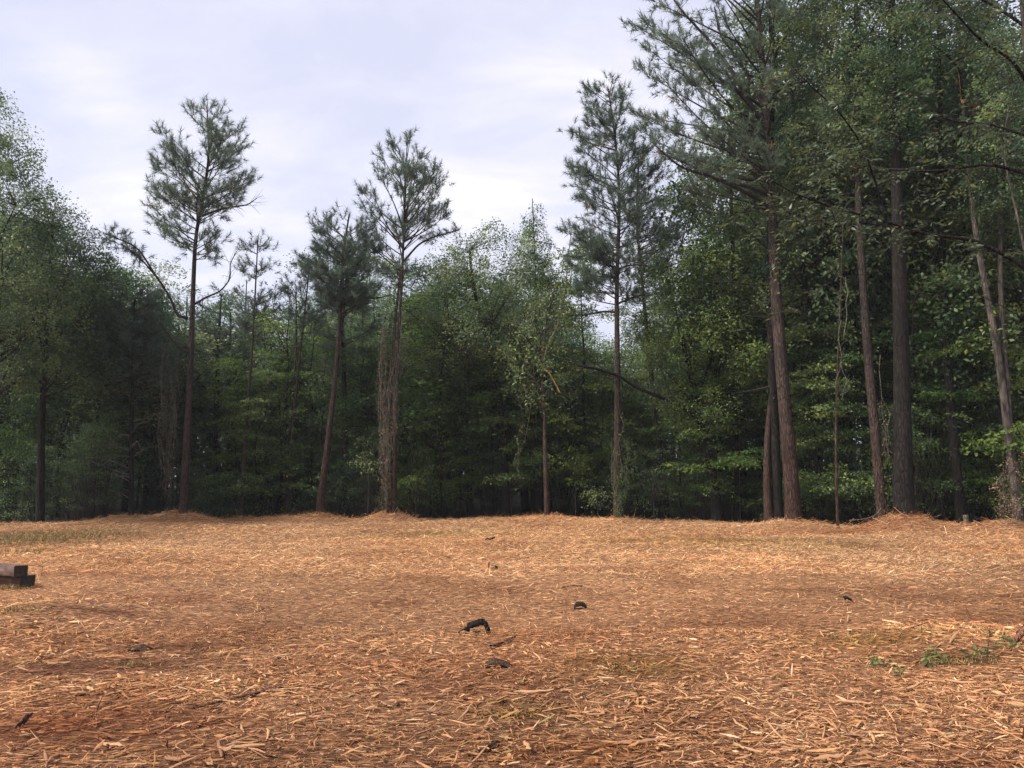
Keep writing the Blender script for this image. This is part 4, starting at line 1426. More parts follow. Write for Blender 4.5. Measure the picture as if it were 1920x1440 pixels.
TSH = [Proto(template_shrub(231, M_leaf_u)), Proto(template_shrub(232, M_leaf_u, 3.4, 1.4)), Proto(template_shrub(233, M_leaf_d, 2.0, 2.0)), Proto(template_shrub(234, M_leaf_d, 4.2, 1.8, 80))]
for k in range(120):
    px = rs.uniform(-80, 2000)
    if px < 380 and rs.rand() < 0.35:
        continue
    p = P(px, 900, 30)
    D = float(edge_y(p[0])) + 1.0 + 9 * rs.rand() ** 1.3
    p = P(px, 900, D)
    sc = rs.uniform(0.55, 1.05)
    j = rs.choice(4, p=(0.3, 0.25, 0.2, 0.25)) if px > 600 else rs.choice(4, p=(0.05, 0.1, 0.35, 0.5))
    o = TSH[j].place((p[0], D, -0.1), rs.uniform(0, 6.28), (sc, sc, sc * rs.uniform(0.8, 1.2)))
    back = 'rear ' if D > float(edge_y(p[0])) + 5.0 else ''
    tag(o, back + ('small ', 'medium ', 'large ')[int((sc - 0.55) / 0.167)] + ('bright green low', 'bright green upright', 'dark green low', 'dark green tall')[j] + ' shrub ' + landmark(px), 'shrub', 'shrubs at the foot of the wood')

# far wood seen as one mass between the stems
rs_ = RS(240)
bag = Bag()
n = 6000
a = rs_.uniform(-0.85, 0.85, n)
D_ = rs_.uniform(66, 78, n)
xx = a * D_
pxs = 960 + a * F
tops = np.interp(pxs, SKY_LINE[:, 0], SKY_LINE[:, 1]) + 60
hh = np.maximum(4, (895 - tops) / F * D_)
cl = np.stack([xx, D_, hh * rs_.rand(n) ** 1.5], 1)
cl[4200:, 2] = 3.6 * rs_.rand(1800)
nn = rs_.randn(n, 3) * 0.4
nn[:, 2] += 0.6
nn[:, 1] -= 0.4
nn /= np.linalg.norm(nn, axis=1)[:, None]
leaf_cloud(bag, cl, nn, 14, np.full(n, 1.3), 0.3, 0.60, rs_, 0.3, 0)
o = bag.build('far_wood', [M_leaf_d])
tag(o, 'far trees closing off the back of the wood', 'wood', kind='stuff')


# ================================================================== near tree at the right edge
D = 11.0
root, base = root_at('near_tree', 1975, D, 'near tree at the right edge whose leafy branches hang into the upper right', 'tree')
rs_ = RS(250)
x0 = P(1937, 0, D)[0] - base[0]
zt = np.linspace(-0.3, 15, 18)
tp = np.stack([np.full(18, x0) + 0.02 * np.cumsum(rs_.randn(18)) * 0.5, 0.03 * np.cumsum(rs_.randn(18)), zt], 1)
build_trunk(tp, flare(18, 0.27, 0.13, 0.25), M_grey_bark, root, rs_, 14)
paths = [
    ([(1945, 520), (1890, 478), (1830, 447), (1750, 437), (1700, 420), (1640, 400), (1580, 382), (1500, 352), (1440, 315), (1405, 275)], 9, 2, (0, 0.3)),
    ([(1675, 410), (1652, 345), (1620, 270), (1570, 210), (1510, 165), (1470, 130)], 5, 1.5, (0.2, -0.2)),
    ([(1700, 420), (1620, 395), (1540, 382), (1450, 380)], 4, 1.2, (0.2, 1.0)),
    ([(1940, 330), (1880, 290), (1800, 290), (1720, 270), (1640, 240), (1580, 190)], 7, 1.5, (0, 1.6)),
    ([(1940, 180), (1880, 130), (1800, 110), (1720, 60), (1660, 30)], 7, 1.5, (0, -1.0)),
    ([(1938, 60), (1880, 0), (1800, -60), (1700, -80)], 7, 2, (0, 0.5)),
    ([(1940, 260), (1890, 210), (1830, 180), (1780, 100)], 6, 2, (0, 1.2)),
    ([(1948, 640), (1915, 610), (1880, 598), (1840, 585), (1790, 572)], 3, 1, (0, -0.6)),
    ([(1560, 375), (1590, 470), (1570, 520), (1500, 570), (1445, 592)], 2, 1, (0.1, 0.1)),
]
bag = Bag()
allp = []
for k, (pth, w0, w1, dy) in enumerate(paths):
    q = px_path(pth, D, base, len(pth) * 5, dy)
    V, T = tube(q, np.linspace(w0, w1, len(q)) / F * D / 2, 7, 0.05, rs_)
    link('limb', mesh('limb', V, T, [M_dark_bark], None, None, True), root)
    dens = 17 if k < 7 else 6
    n = int(dens * np.linalg.norm(np.diff(q, axis=0), axis=1).sum())
    for w in range(n):
        s = rs_.uniform(0.12, 1)
        i0 = min(int(s * (len(q) - 1)), len(q) - 2)
        p = q[i0]
        d = rs_.randn(3) * np.array((0.9, 0.9, 0.45)) + np.array((-0.5, 0, -0.05))
        d /= np.linalg.norm(d)
        L = rs_.uniform(0.25, 1.0) if k < 7 else rs_.uniform(0.1, 0.3)
        e_ = p + d * L
        e_[2] -= 0.15 * L
        mid = (p + e_) / 2 + np.array((0, 0, 0.08 * L))
        bag.tube(np.array([p, mid, e_]), [0.006, 0.004, 0.002], 3)
        # compound leaves: pairs of leaflets along the twig
        for s2 in np.arange(0.3, 1.01, 0.09 / max(L, 0.2)):
            c = p + (e_ - p) * s2 + np.array((0, 0, 0.06 * L * (1 - abs(2 * s2 - 1))))
            for sg in (-1, 1):
                allp.append((c, d, sg))
C0 = np.array([a_[0] for a_ in allp]); DD = np.array([a_[1] for a_ in allp]); SG = np.array([a_[2] for a_ in allp])
n = len(C0)
side = np.cross(DD, np.array((0, 0, 1.0)))
side /= np.linalg.norm(side, axis=1)[:, None] + 1e-6
ld = side * SG[:, None] * 0.9 + DD * 0.5 + rs_.randn(n, 3) * 0.3
ld[:, 2] -= 0.35
ld /= np.linalg.norm(ld, axis=1)[:, None]
up = np.array((0, 0, 1.0)) + rs_.randn(n, 3) * 0.45
sw = np.cross(ld, up); sw /= np.linalg.norm(sw, axis=1)[:, None]
L = 0.10 * (0.6 + 0.7 * rs_.rand(n))[:, None]
W = L * 0.2
nz = np.cross(sw, ld)
V = np.stack([C0, C0 + ld * L * 0.4 + sw * W + nz * W * 0.3, C0 + ld * L, C0 + ld * L * 0.4 - sw * W + nz * W * 0.3], 1).reshape(-1, 3)
b0 = np.arange(n) * 4
T = np.concatenate([np.stack([b0, b0 + 1, b0 + 2], 1), np.stack([b0, b0 + 2, b0 + 3], 1)])
cc = 0.7 + 0.6 * rs_.rand(n, 1) * np.ones((1, 3))
yel = rs_.rand(n) < 0.05
cc[yel] *= (2.2, 1.7, 0.8)
bag.add(V, T, np.repeat(cc, 4, 0), 1)
M_near = leaf_mat('near_leaves', (0.095, 0.130, 0.072), 0.34, 0.35)
bag.build('crown', [M_twig, M_near], root)

# the pale tree's left stem ends in an orange split
root, base = pale_root, pale_base
extra_limb(root, base, 22.6, [(1806, 194), (1804, 175), (1800, 150), (1798, 138)], 8, 1.5, M_split, name='splintered_break', seed=61)
q = extra_limb(root, base, 22.6, [(1806, 190), (1790, 140), (1755, 122), (1715, 112)], 6, 2, M_dark_bark, (0, -0.9), seed=62)
q = extra_limb(root, base, 22.6, [(1808, 195), (1825, 205), (1842, 225), (1856, 245)], 4, 1, M_twig, (0, -0.3), seed=63, name='broken_top')
bag = Bag()
rs_ = RS(264)
p = q[rs_.randint(3, len(q), 46)] + rs_.randn(46, 3) * 0.09
dd = rs_.randn(46, 3) * 0.5 + np.array((0.4, 0, -0.9))
dd /= np.linalg.norm(dd, axis=1)[:, None]
needle_tufts(bag, p, dd, 20, 0.28, rs_, 0, 0.006, 0.5)
bag.build('dead_needles', [M_rust], root)


# ================================================================== vines
def vine_curtain(name, label, spans, D, seed, n=26, leaves=500, leafm=None, wr=0.006, leaf=0.06):
    rs_ = RS(seed)
    (x0, y0, x1, y1, half0, half1) = spans
    top = P(x0, y0, D)
    root = empty(name, (P(x1, y1, D)[0], D, max(0.0, P(x1, y1, D)[2])))
    base = np.array(root.location)
    tag(root, label, 'vine')
    bag = Bag()
    allq = []
    for k in range(n):
        s0, s1 = rs_.uniform(0, 0.8), rs_.uniform(0.4, 1.0)
        if s1 < s0 + 0.2:
            s1 = min(1, s0 + 0.3)
        ss = np.linspace(s0, s1, 8)
        ox = rs_.uniform(-1, 1)
        oy = rs_.uniform(-0.45, 0.15)
        pts = []
        for s in ss:
            px_ = x0 + (x1 - x0) * s + (half0 + (half1 - half0) * s) * (0.25 + 0.95 * math.sin(math.pi * min(1, s + 0.12)) ** 0.8) * ox
            q_ = P(px_, y0 + (y1 - y0) * s, D) - base
            q_[1] += oy
            q_ += rs_.randn(3) * np.array((0.10, 0.08, 0.03))
            pts.append(q_)
        q_ = resample(np.array(pts), 14)
        bag.tube(q_, wr * rs_.uniform(0.5, 1.3), 4)
        allq.append(q_)
    bag.build('stems', [M_deadwood], root)
    A = np.concatenate(allq)
    bag = Bag()
    c = A[rs_.randint(0, len(A), leaves)] + rs_.randn(leaves, 3) * 0.05
    nn = rs_.randn(leaves, 3)
    nn[:, 2] += 0.6
    nn /= np.linalg.norm(nn, axis=1)[:, None]
    leaf_cloud(bag, c, nn, 3, np.full(leaves, 0.09), 0.3, leaf, rs_, 0.4, 0, 0.7)
    bag.build('foliage', [leafm or M_leaf_v], root)


vine_curtain('hanging_vines', 'curtain of dry tan vines hanging on the two-stemmed centre pine', (750, 500, 722, 955, 28, 13), 28.6, 271, 38, 1100)
vine_curtain('hanging_vines', 'pale dry vines hanging beside the tall left pine trunk', (322, 640, 316, 930, 10, 16), 28.4, 272, 30, 420)
vine_curtain('hanging_vines', 'thin leafy vines trailing between the centre crowns and the young tree', (985, 560, 972, 900, 30, 10), 28.8, 273, 7, 160, M_leaf_y)
vine_curtain('climbing_vine', 'greenish creeper clinging round the foot of the straight dark pine', (1160, 780, 1160, 965, 16, 22), 27.3, 274, 12, 420, M_leaf)
vine_curtain('climbing_vine', 'bare vine stems hanging down beside the slim tree left of the massive trunk', (1640, 640, 1655, 965, 4, 14), 23.3, 275, 6, 30)
vine_curtain('hanging_vines', 'bare looping vine hanging between the big reddish pine and the slim tree', (1590, 400, 1570, 760, 3, 8), 22.9, 276, 3, 40, M_leaf_g, 0.010)
vine_curtain('climbing_vine', 'tangled creeper at the foot of the pale forked tree on the right edge', (1895, 850, 1885, 975, 14, 24), 22.0, 277, 16, 260, M_leaf_v, 0.006)

# bright shoot of a vine in front of the big pine's limbs
root, base = root_at('vine_shoot', 1310, 12.5, 'bright yellow-green arching vine shoot in front of the upper pine limbs', 'vine')
root.location = tuple(P(1330, 160, 12.5)); base = P(1330, 160, 12.5)
q = px_path([(1440, 270), (1380, 215), (1330, 160), (1300, 125), (1265, 107), (1228, 112)], 12.5, base, 20)
V, T = tube(q, 0.004, 4)
link('stem', mesh('stem', V, T, [M_twig]), root)
bag = Bag()
leaf_cloud(bag, q[6:] + RS(3).randn(14, 3) * 0.02, np.tile(np.array((0, -0.5, 0.85)), (14, 1)), 5, np.full(14, 0.06), 0.3, 0.07, RS(4), 0.3, 0, 0.6)
bag.build('foliage', [M_leaf_y], root)

# sprays that catch the light at the foot of the wood
def spray_plant(name, label, px, py, D, w_px, h_px, seed, n, leafm, leaf=0.09, stem=True):
    rs_ = RS(seed)
    root, base = root_at(name, px, D, label, 'shrub')
    c0 = P(px, py, D) - base
    wm, hm = w_px / F * D / 2, h_px / F * D / 2
    cl = c0 + rs_.randn(n, 3) * np.array((wm * 0.55, wm * 0.45, hm * 0.55))
    bag = Bag()
    bag.tube(limb_curve(np.array((0, 0, -0.15)), c0, rs_, 0.1, 8, 0.03), np.linspace(0.025, 0.01, 8), 6)
    for k in range(n):
        bag.tube(limb_curve(c0 - np.array((0, 0, hm)), cl[k], rs_, 0.1, 4), np.linspace(0.008, 0.003, 4), 3)
    bag.build('stem', [M_twig], root)
    bag = Bag()
    nn = rs_.randn(n, 3) * 0.15
    nn[:, 2] += 1
    nn[:, 1] -= 0.25
    nn /= np.linalg.norm(nn, axis=1)[:, None]
    leaf_cloud(bag, cl, nn, 40, 0.28 + 0.2 * rs_.rand(n), 0.07, leaf, rs_, 0.3, 0, 0.6, 0.3)
    bag.build('foliage', [leafm], root)


spray_plant('shrub', 'small pale-green leafed sapling left of the centre pine foot', 690, 862, 29.0, 50, 26, 281, 9, M_leaf_y)
spray_plant('shrub', 'bright green low branch sprays right of the centre pine foot', 780, 900, 30.4, 75, 50, 282, 26, M_leaf_u)
spray_plant('shrub', 'wide green spreading bush behind the young tree, to its right', 1080, 865, 30.5, 110, 50, 283, 34, M_leaf_u)
spray_plant('shrub', 'green understory bush left of the young tree', 960, 885, 31.0, 100, 60, 284, 30, M_leaf_u)
spray_plant('shrub', 'light green bush in front of the crooked oak foot', 1345, 905, 28.6, 80, 60, 285, 26, M_leaf_u)
spray_plant('shrub', 'green leafy branch sprays right of the crooked oak trunk', 1385, 720, 28.6, 110, 110, 286, 50, M_leaf_u)
spray_plant('shrub', 'mixed green bush between the straight dark pine and the crooked oak', 1225, 890, 28.8, 110, 90, 287, 44, M_leaf_g)
spray_plant('shrub', 'yellow-green spray beside the straight dark pine', 1120, 930, 28.9, 50, 50, 288, 14, M_leaf_y)
spray_plant('shrub', 'lit green shrub left of the vine-wrapped centre pine', 545, 860, 31.0, 90, 90, 289, 34, M_leaf_u)

# ================================================================== things on the ground
# the two timbers
def timber(name, label, c_px, w_px, z0, hgt, length, roll=0.0):
    a = G(*c_px)
    b_ = G(*w_px)
    wv = b_ - a
    wlen = np.linalg.norm(wv[:2])
    wv /= wlen
    ax = np.array((-wv[1], wv[0], 0))
    root = empty(name, (a[0], a[1], z0))
    root.rotation_euler = (roll, 0, math.atan2(ax[1], ax[0]))
    tag(root, label, 'timber')
    rs_ = RS(int(c_px[0]))
    # local: x along the beam, y = -width, z up; chamfered section
    c = 0.012
    W, Hh = wlen, hgt
    sec = np.array([(-c, 0), (-W + c, 0), (-W, c), (-W, Hh - c), (-W + c, Hh), (-c, Hh), (0, Hh - c), (0, c)])
    S = 26
    V = []
    for k in range(S):
        xk = 0.004 + length * k / (S - 1)
        j = rs_.randn(8, 2) * 0.0035
        for m_ in range(8):
            V.append((xk + (rs_.randn() * 0.003 if k == 0 else 0), sec[m_, 0] + j[m_, 0], sec[m_, 1] + j[m_, 1]))
    T = []
    for k in range(S - 1):
        for m_ in range(8):
            A, B = k * 8 + m_, k * 8 + (m_ + 1) % 8
            T += [(A, B, B + 8), (A, B + 8, A + 8)]
    me = mesh('beam', np.array(V), T, [M_timber])
    link('beam', me, root)
    E = np.array(V[:8])
    cen = E.mean(0)
    Vc = np.concatenate([E, cen[None] + np.array([[0.004, 0, 0]])])
    link('end_grain', mesh('end_grain', Vc, [(m_, (m_ + 1) % 8, 8) for m_ in range(8)], [M_endgrain]), root)
    E2 = np.array(V[-8:])
    link('end_grain', mesh('end_grain', np.concatenate([E2, E2.mean(0)[None]]), [(m_, (m_ + 1) % 8, 8) for m_ in range(8)], [M_endgrain]), root)
    return root


g0 = G(38, 1101)
zg = float(H(g0[0], g0[1]))
timber('timber_beam', 'lower weathered square timber lying on the mulch at the left edge', (38, 1101), (66, 1097.4), 0.0, 0.155, 2.4)
timber('timber_beam', 'upper weathered square timber stacked on the other at the left edge', (24, 1103), (50, 1099.6), 0.158, 0.155, 2.4, 0.03)


def ribbon(name, label, pts, wdir, width, thick, cat, material, seed=0, n=20, part=None):
    """bent strip with real thickness; pts local metres"""
    q = resample(np.array(pts, float), n)
    wd = np.array(wdir, float); wd /= np.linalg.norm(wd)
    tan = np.gradient(q, axis=0); tan /= np.linalg.norm(tan, axis=1)[:, None]
    nr = np.cross(tan, wd)
    rs_ = RS(seed)
    ww = width * (0.85 + 0.25 * rs_.rand(n))
    V = np.stack([q - wd * (ww / 2)[:, None] + nr * thick / 2, q + wd * (ww / 2)[:, None] + nr * thick / 2, q + wd * (ww / 2)[:, None] - nr * thick / 2, q - wd * (ww / 2)[:, None] - nr * thick / 2], 1).reshape(-1, 3)
    V += rs_.randn(*V.shape) * thick * 0.10
    T = []
    for k in range(n - 1):
        for m_ in range(4):
            A, B = k * 4 + m_, k * 4 + (m_ + 1) % 4
            T += [(A, B, B + 4), (A, B + 4, A + 4)]
    T += [(0, 2, 1), (0, 3, 2), (n * 4 - 4, n * 4 - 3, n * 4 - 2), (n * 4 - 4, n * 4 - 2, n * 4 - 1)]
    return V, T


def place_on(px, py):
    g_ = G(px, py)
    return np.array((g_[0], g_[1], float(H(g_[0], g_[1]))))


def scrap(name, label, px, py, strips, cat='debris', material=M_black):
    loc = place_on(px, py)
    bag = Bag()
    for k, (pts, wdir, w, t) in enumerate(strips):
        V, T = ribbon(name, label, pts, wdir, w, t, cat, material, k + int(px))
        bag.add(V, T)
    o = bag.build(name, [material], None, True)
    o.location = tuple(loc)
    tag(o, label, cat)
    return o


scrap('black_plastic_piece', 'arched piece of black plastic sticking out of the mulch, largest dark scrap', 893, 1181,
[([(-0.10, 0, 0.055), (-0.07, 0.0, 0.085), (0.0, 0.005, 0.105), (0.05, 0.01, 0.12), (0.085, 0.01, 0.115)], (0, 0.35, 1), 0.075, 0.016),
       ([(0.06, 0.01, 0.125), (0.095, 0.01, 0.11), (0.115, 0.0, 0.06), (0.135, -0.01, 0.0)], (0.6, 0.5, 0.3), 0.05, 0.014),
       ([(-0.10, 0, 0.07), (-0.095, -0.01, 0.03), (-0.08, -0.02, -0.02)], (0.8, 0.4, 0.1), 0.055, 0.014),
       ([(-0.085, -0.02, 0.0), (-0.04, -0.03, 0.012), (0.02, -0.03, 0.02), (0.05, -0.02, 0.01)], (0, 0.4, 1), 0.03, 0.010),
       ([(-0.19, 0.02, 0.01), (-0.14, 0.02, 0.035), (-0.09, 0.02, 0.045)], (0, 0.5, 1), 0.02, 0.008)])
scrap('black_plastic_piece', 'small V-shaped black scrap in the middle distance', 923, 1064,
      [([(-0.06, 0, 0.13), (-0.055, 0, 0.06), (-0.03, 0, 0.02), (0.02, 0, 0.02), (0.09, 0, 0.05)], (0.1, 1, 0.3), 0.06, 0.02),
       ([(0.02, 0.0, 0.02), (0.05, 0, 0.06), (0.10, 0, 0.03)], (0.0, 0.4, 1), 0.06, 0.01)])
scrap('black_plastic_piece', 'crumpled black scrap with a pale stalk, right of centre', 1087, 1131,
      [([(-0.07, 0, 0.01), (-0.05, 0, 0.05), (0.0, 0, 0.06), (0.06, 0, 0.05), (0.09, 0, 0.0)], (0.1, 1, 0.3), 0.10, 0.012)])
scrap('black_plastic_piece', 'farthest small dark sliver on the mulch', 917, 1014,
      [([(-0.10, 0, 0.04), (-0.07, 0, 0.05), (0.0, 0, 0.05), (0.15, 0, 0.09)], (0.0, 0.3, 1), 0.05, 0.012)])
scrap('black_plastic_piece', 'small black lump on the right half of the mulch', 1590, 1130,
      [([(-0.05, 0, 0.05), (-0.01, 0, 0.06), (0.05, 0, 0.02)], (0.1, 1, 0.3), 0.07, 0.02)])
M_stick = bark_mat('stick_bark', (0.06, 0.03, 0.022), (0.14, 0.075, 0.055), (0.24, 0.15, 0.11), 30, 0.3)
M_bark_chunk = bark_mat('bark_chunk', (0.02, 0.012, 0.009), (0.08, 0.045, 0.03), (0.2, 0.12, 0.08), 40, 0.6)
scrap('bark_slab', 'curved dark slab of bark half buried below the largest black scrap', 930, 1258,
      [([(-0.13, 0, -0.02), (-0.08, 0, 0.02), (-0.02, 0, 0.045), (0.05, 0, 0.04), (0.11, 0, 0.01), (0.14, 0, -0.02)], (0.1, 1, 0.15), 0.10, 0.012)], 'bark', M_bark_chunk)
scrap('bark_slab', 'pointed brown bark shard standing up at the bottom left', 40, 1362,
      [([(-0.04, 0, -0.02), (-0.02, 0, 0.02), (0.02, 0, 0.06), (0.05, 0, 0.10)], (0.7, 0.7, 0.0), 0.045, 0.010)], 'bark', M_stick)
scrap('bark_slab', 'dark clod of bark on the bare strip at left', 255, 1212,
      [([(-0.13, 0, -0.01), (-0.05, 0, 0.015), (0.03, 0, 0.03), (0.09, 0, 0.02), (0.13, 0, -0.01)], (0.1, 1, 0.25), 0.10, 0.02)], 'bark', M_bark_chunk)
M_red_chunk = bark_mat('red_root_wood', (0.08, 0.035, 0.022), (0.22, 0.10, 0.06), (0.42, 0.24, 0.15), 30, 0.6)
scrap('root_chunk', 'reddish splintered root chunk rising at the right edge', 1925, 1215,
      [([(-0.16, 0, -0.02), (-0.08, 0, 0.06), (0.0, 0, 0.14), (0.06, 0, 0.20), (0.14, 0, 0.22)], (0.2, 1, -0.5), 0.16, 0.05),
       ([(-0.05, -0.05, 0.0), (0.02, -0.05, 0.05), (0.12, -0.05, 0.08)], (0.2, 1, -0.5), 0.10, 0.04)], 'root', M_red_chunk)


def stick(label, pts, w0, w1, z0=0.02, z1=0.02, material=None, name='fallen_stick', seed=1, fork=None):
    """pts: ground pixels; z raised linearly (metres)"""
    q = []
    for k, (px, py) in enumerate(pts):
        g_ = place_on(px, py)
        g_[2] += z0 + (z1 - z0) * k / (len(pts) - 1)
        q.append(g_)
    q = np.array(q)
    base = q[0].copy()
    q = resample(q - base, 12)
    bag = Bag()
    bag.tube(q, np.linspace(w0, w1, 12), 7, (1, 1, 1), 0, 0.08, RS(seed))
    o = bag.build(name, [material or M_twig], None, True)
    o.location = tuple(base)
    tag(o, label, 'stick')


stick('long thin reddish-brown stick lying across the lower left', [(362, 1332), (420, 1315), (480, 1300), (535, 1287)], 0.007, 0.012, material=M_stick)
stick('dark stick at the bottom of the frame, left of centre', [(880, 1432), (905, 1418), (930, 1402)], 0.013, 0.010, material=M_twig, seed=2)
stick('thin dark stick in the lower right, pointing at the bark pieces', [(1690, 1318), (1725, 1322), (1755, 1330)], 0.006, 0.005, material=M_twig, seed=3)
stick('short dark stick near the crumpled black scrap', [(1055, 1098), (1075, 1096), (1092, 1097)], 0.010, 0.008, material=M_twig, seed=4)
stick('brown stick pressed into the mulch right of the largest black scrap', [(920, 1215), (945, 1205), (970, 1190)], 0.016, 0.008, material=M_stick, seed=5)


def air_stick(name, label, cat, pts, D, w, material):
    q = np.array([P(a_, b_, D) for a_, b_ in pts])
    b0_ = q[0].copy()
    q = resample(q - b0_, 14)
    bag_ = Bag()
    bag_.tube(q, np.linspace(w, w * 0.5, 14), 6, (1, 1, 1), 0, 0.06, RS(9))
    o_ = bag_.build(name, [material], None, True)
    o_.location = tuple(b0_)
    tag(o_, label, cat)


air_stick('fallen_branch', 'bare bent branch lying on the left flank of the highest mulch mound', 'branch', [(1592, 976), (1615, 974), (1634, 970), (1646, 962), (1652, 952)], 22.0, 0.014, M_deadwood)


def twig(label, px, py, pts, r, name='upright_twig', material=M_twig):
    loc = place_on(px, py)
    V, T = tube(resample(np.array(pts, float), 10), np.linspace(r, r * 0.4, 10), 6)
    o = link(name, mesh(name, V, T, [material], None, None, True), None, tuple(loc))
    tag(o, label, 'twig')


twig('dark twig standing up beside the weeds at the right', 1850, 1238, [(0, 0, -0.02), (0.01, 0, 0.08), (0.035, 0, 0.16), (0.04, 0, 0.22)], 0.005)
twig('hair-thin upright twig left of the weeds at right', 1747, 1218, [(0, 0, -0.02), (0.0, 0, 0.10), (0.01, 0, 0.18), (0.012, 0, 0.26)], 0.003)
twig('arching dark twig in front of the weeds at right', 1590, 1234, [(0, 0, 0.0), (0.12, 0, 0.02), (0.24, 0, 0.05), (0.36, 0, 0.06), (0.46, 0, 0.02)], 0.003)
twig('short dark twig standing in the mulch at lower left', 180, 1333, [(0, 0, -0.02), (0.015, 0, 0.06), (0.04, 0, 0.12)], 0.005)
twig('thin dark twig standing right of the timbers', 78, 1082, [(0, 0, -0.02), (0, 0, 0.12), (0.003, 0, 0.25)], 0.004)
twig('tan splinter leaning on the timbers', 72, 1091, [(0.02, 0.0, 0.0), (-0.06, 0.08, 0.09), (-0.14, 0.14, 0.18)], 0.012, 'wood_splinter', M_chip_obj)

# weed with grey-green leaves
def weed(label, spots, seed, leafm=M_leaf_g, leaf=0.05):
    rs_ = RS(seed)
    loc = place_on(*spots[0])
    root = empty('leafy_weed', loc)
    tag(root, label, 'weed')
    bs, bl = Bag(), Bag()
    cl = []
    for (px, py) in spots:
        p = place_on(px, py) - loc
        for k in range(5):
            t_ = p + np.array((rs_.randn() * 0.04, rs_.randn() * 0.05, rs_.uniform(0.02, 0.07)))
            bs.tube(np.array([p, (p + t_) / 2 + (0, 0, 0.01), t_]), [0.002, 0.002, 0.001], 3)
            cl.append(t_)
    cl = np.array(cl)
    bs.build('stems', [M_twig], root)
    nn = rs_.randn(len(cl), 3) * 0.3
    nn[:, 2] += 1
    nn /= np.linalg.norm(nn, axis=1)[:, None]
    leaf_cloud(bl, cl, nn, 5, np.full(len(cl), 0.03), 0.2, leaf, rs_, 0.3, 0, 0.45)
    bl.build('foliage', [leafm], root)


weed('low grey-green weeds poking through the mulch at lower right', [(1655, 1245), (1640, 1240), (1735, 1243), (1745, 1232), (1680, 1262), (1840, 1232), (1858, 1208), (1892, 1225), (1885, 1218), (1830, 1240), (1760, 1240)], 301, M_leaf)

# short wooden stake
loc = place_on(1812, 991)
loc = np.array((P(1812, 985, 23.8)[0], 23.8, 0.0))
loc[2] = float(H(loc[0], loc[1]))
sec = np.array([(-0.065, -0.045), (0.065, -0.045), (0.065, 0.045), (-0.065, 0.045)])
V = []
for z, s_ in ((-0.2, 1.0), (0.05, 1.0), (0.25, 0.97), (0.315, 0.95), (0.33, 0.82)):
    for (a, b_) in sec:
        V.append((a * s_ - 0.02 * z, b_ * s_, z + 0.03 * a * (z > 0.3)))
T = []
for k in range(4):
    for m_ in range(4):
        A, B = k * 4 + m_, k * 4 + (m_ + 1) % 4
        T += [(A, B, B + 4), (A, B + 4, A + 4)]
T += [(16, 17, 18), (16, 18, 19)]
o = link('wooden_stake', mesh('wooden_stake', np.array(V), T, [M_stake]), None, tuple(loc))
tag(o, 'short pale wooden stake at the mulch edge near the blackish trunk', 'stake')

# grass patch at left, scattered blades elsewhere
rs_ = RS(310)
GP = []
for (px, py, sx, sy, n) in ((40, 1012, 2.0, 2.2, 4200), (110, 1000, 1.6, 1.0, 900), (15, 1040, 1.2, 0.8, 900), (10, 1103, 0.25, 0.12, 260), (62, 1283, 0.09, 0.05, 90), (250, 1236, 0.16, 0.08, 160), (20, 1160, 0.3, 0.1, 120), (1640, 1195, 0.5, 0.2, 120), (950, 1345, 0.2, 0.1, 120), (1190, 1250, 0.3, 0.2, 160),
                           (1480, 1018, 2.2, 1.4, 120), (1300, 1012, 2.2, 1.2, 100), (830, 1000, 2.0, 1.2, 80), (1800, 1240, 0.4, 0.1, 160)):
    g_ = G(px, py)
    p = np.stack([g_[0] + rs_.randn(n) * sx * 0.6, g_[1] + rs_.randn(n) * sy * 0.6], 1)
    GP.append(p)
GP = np.concatenate(GP)
GP = GP[(GP[:, 1] > 3.8) & (GP[:, 1] < 27)]
n = len(GP)
z = H(GP[:, 0], GP[:, 1])
p0 = np.stack([GP[:, 0], GP[:, 1], z], 1)
hgt = rs_.uniform(0.02, 0.075, n)
near_ = GP[:, 1] < 8
hgt[near_] *= 0.45
ang = rs_.rand(n) * 6.28
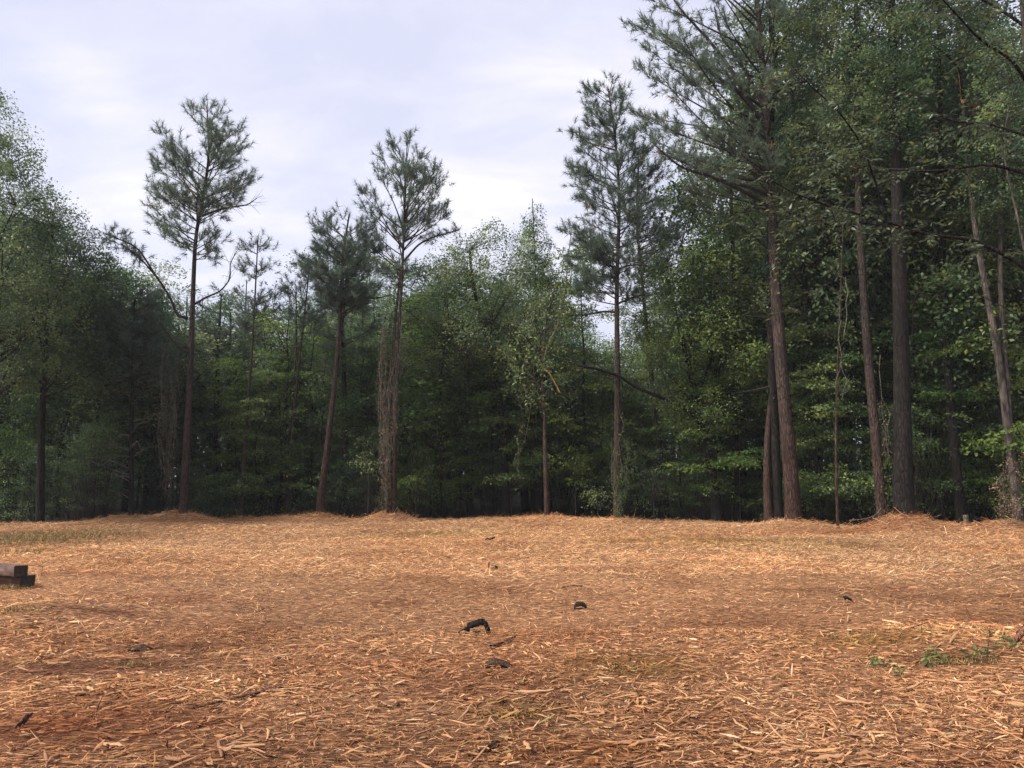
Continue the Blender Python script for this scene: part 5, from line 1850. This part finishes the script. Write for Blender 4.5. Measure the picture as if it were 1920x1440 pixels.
sdv = np.stack([np.cos(ang), np.sin(ang), np.zeros(n)], 1) * (0.004 + 0.0004 * GP[:, 1:2])
ben = np.stack([-np.sin(ang), np.cos(ang), np.zeros(n)], 1) * (hgt * rs_.uniform(0.2, 0.9, n))[:, None]
V = np.stack([p0 - sdv, p0 + sdv, p0 + ben + np.stack([0 * z, 0 * z, hgt], 1)], 1).reshape(-1, 3)
cc = (0.6 + 0.7 * rs_.rand(n, 1)) * np.array((1, 1, 1))
dry = rs_.rand(n) < 0.35
cc[dry] *= (1.7, 1.25, 1.0)
bag = Bag()
bag.add(V, np.arange(3 * n).reshape(-1, 3), np.repeat(cc, 3, 0))
o = bag.build('grass', [M_grass])
tag(o, 'thin olive grass growing through the mulch, thickest behind the timbers', 'grass', kind='stuff')

# ------------------------------------------------------------------ thin damp haze in the wood
M_haze = bpy.data.materials.new('haze')
M_haze.use_nodes = True
nt = M_haze.node_tree
nt.nodes.clear()
vo_ = nt.nodes.new('ShaderNodeVolumePrincipled')
vo_.inputs['Color'].default_value = (0.86, 0.90, 0.97, 1)
vo_.inputs['Density'].default_value = 0.0004
vo_.inputs['Anisotropy'].default_value = 0.0
ho = nt.nodes.new('ShaderNodeOutputMaterial')
nt.links.new(vo_.outputs[0], ho.inputs['Volume'])
zt = 44.0
V = np.array([(x, y, z) for z in (-1.4, zt) for (x, y) in ((-905, -405), (905, -405), (905, 1205), (-905, 1205))], float)
Q = [(0, 3, 2, 1), (4, 5, 6, 7), (0, 1, 5, 4), (1, 2, 6, 5), (2, 3, 7, 6), (3, 0, 4, 7)]
hz = link('haze', mesh('haze', V, Q, [M_haze]))
tag(hz, 'thin damp air between the camera and the wood', kind='stuff')

tri = 0
for me in bpy.data.meshes:
    n_ = len(me.polygons)
    tri += n_ * (2 if n_ and me.polygons[0].loop_total == 4 else 1)
print('top', max((o_.matrix_world @ Vector(c_)).z for o_ in bpy.data.objects if o_.type == 'MESH' and o_.name != 'haze' for c_ in o_.bound_box))
print('unique triangles', tri, 'objects', len(bpy.data.objects))
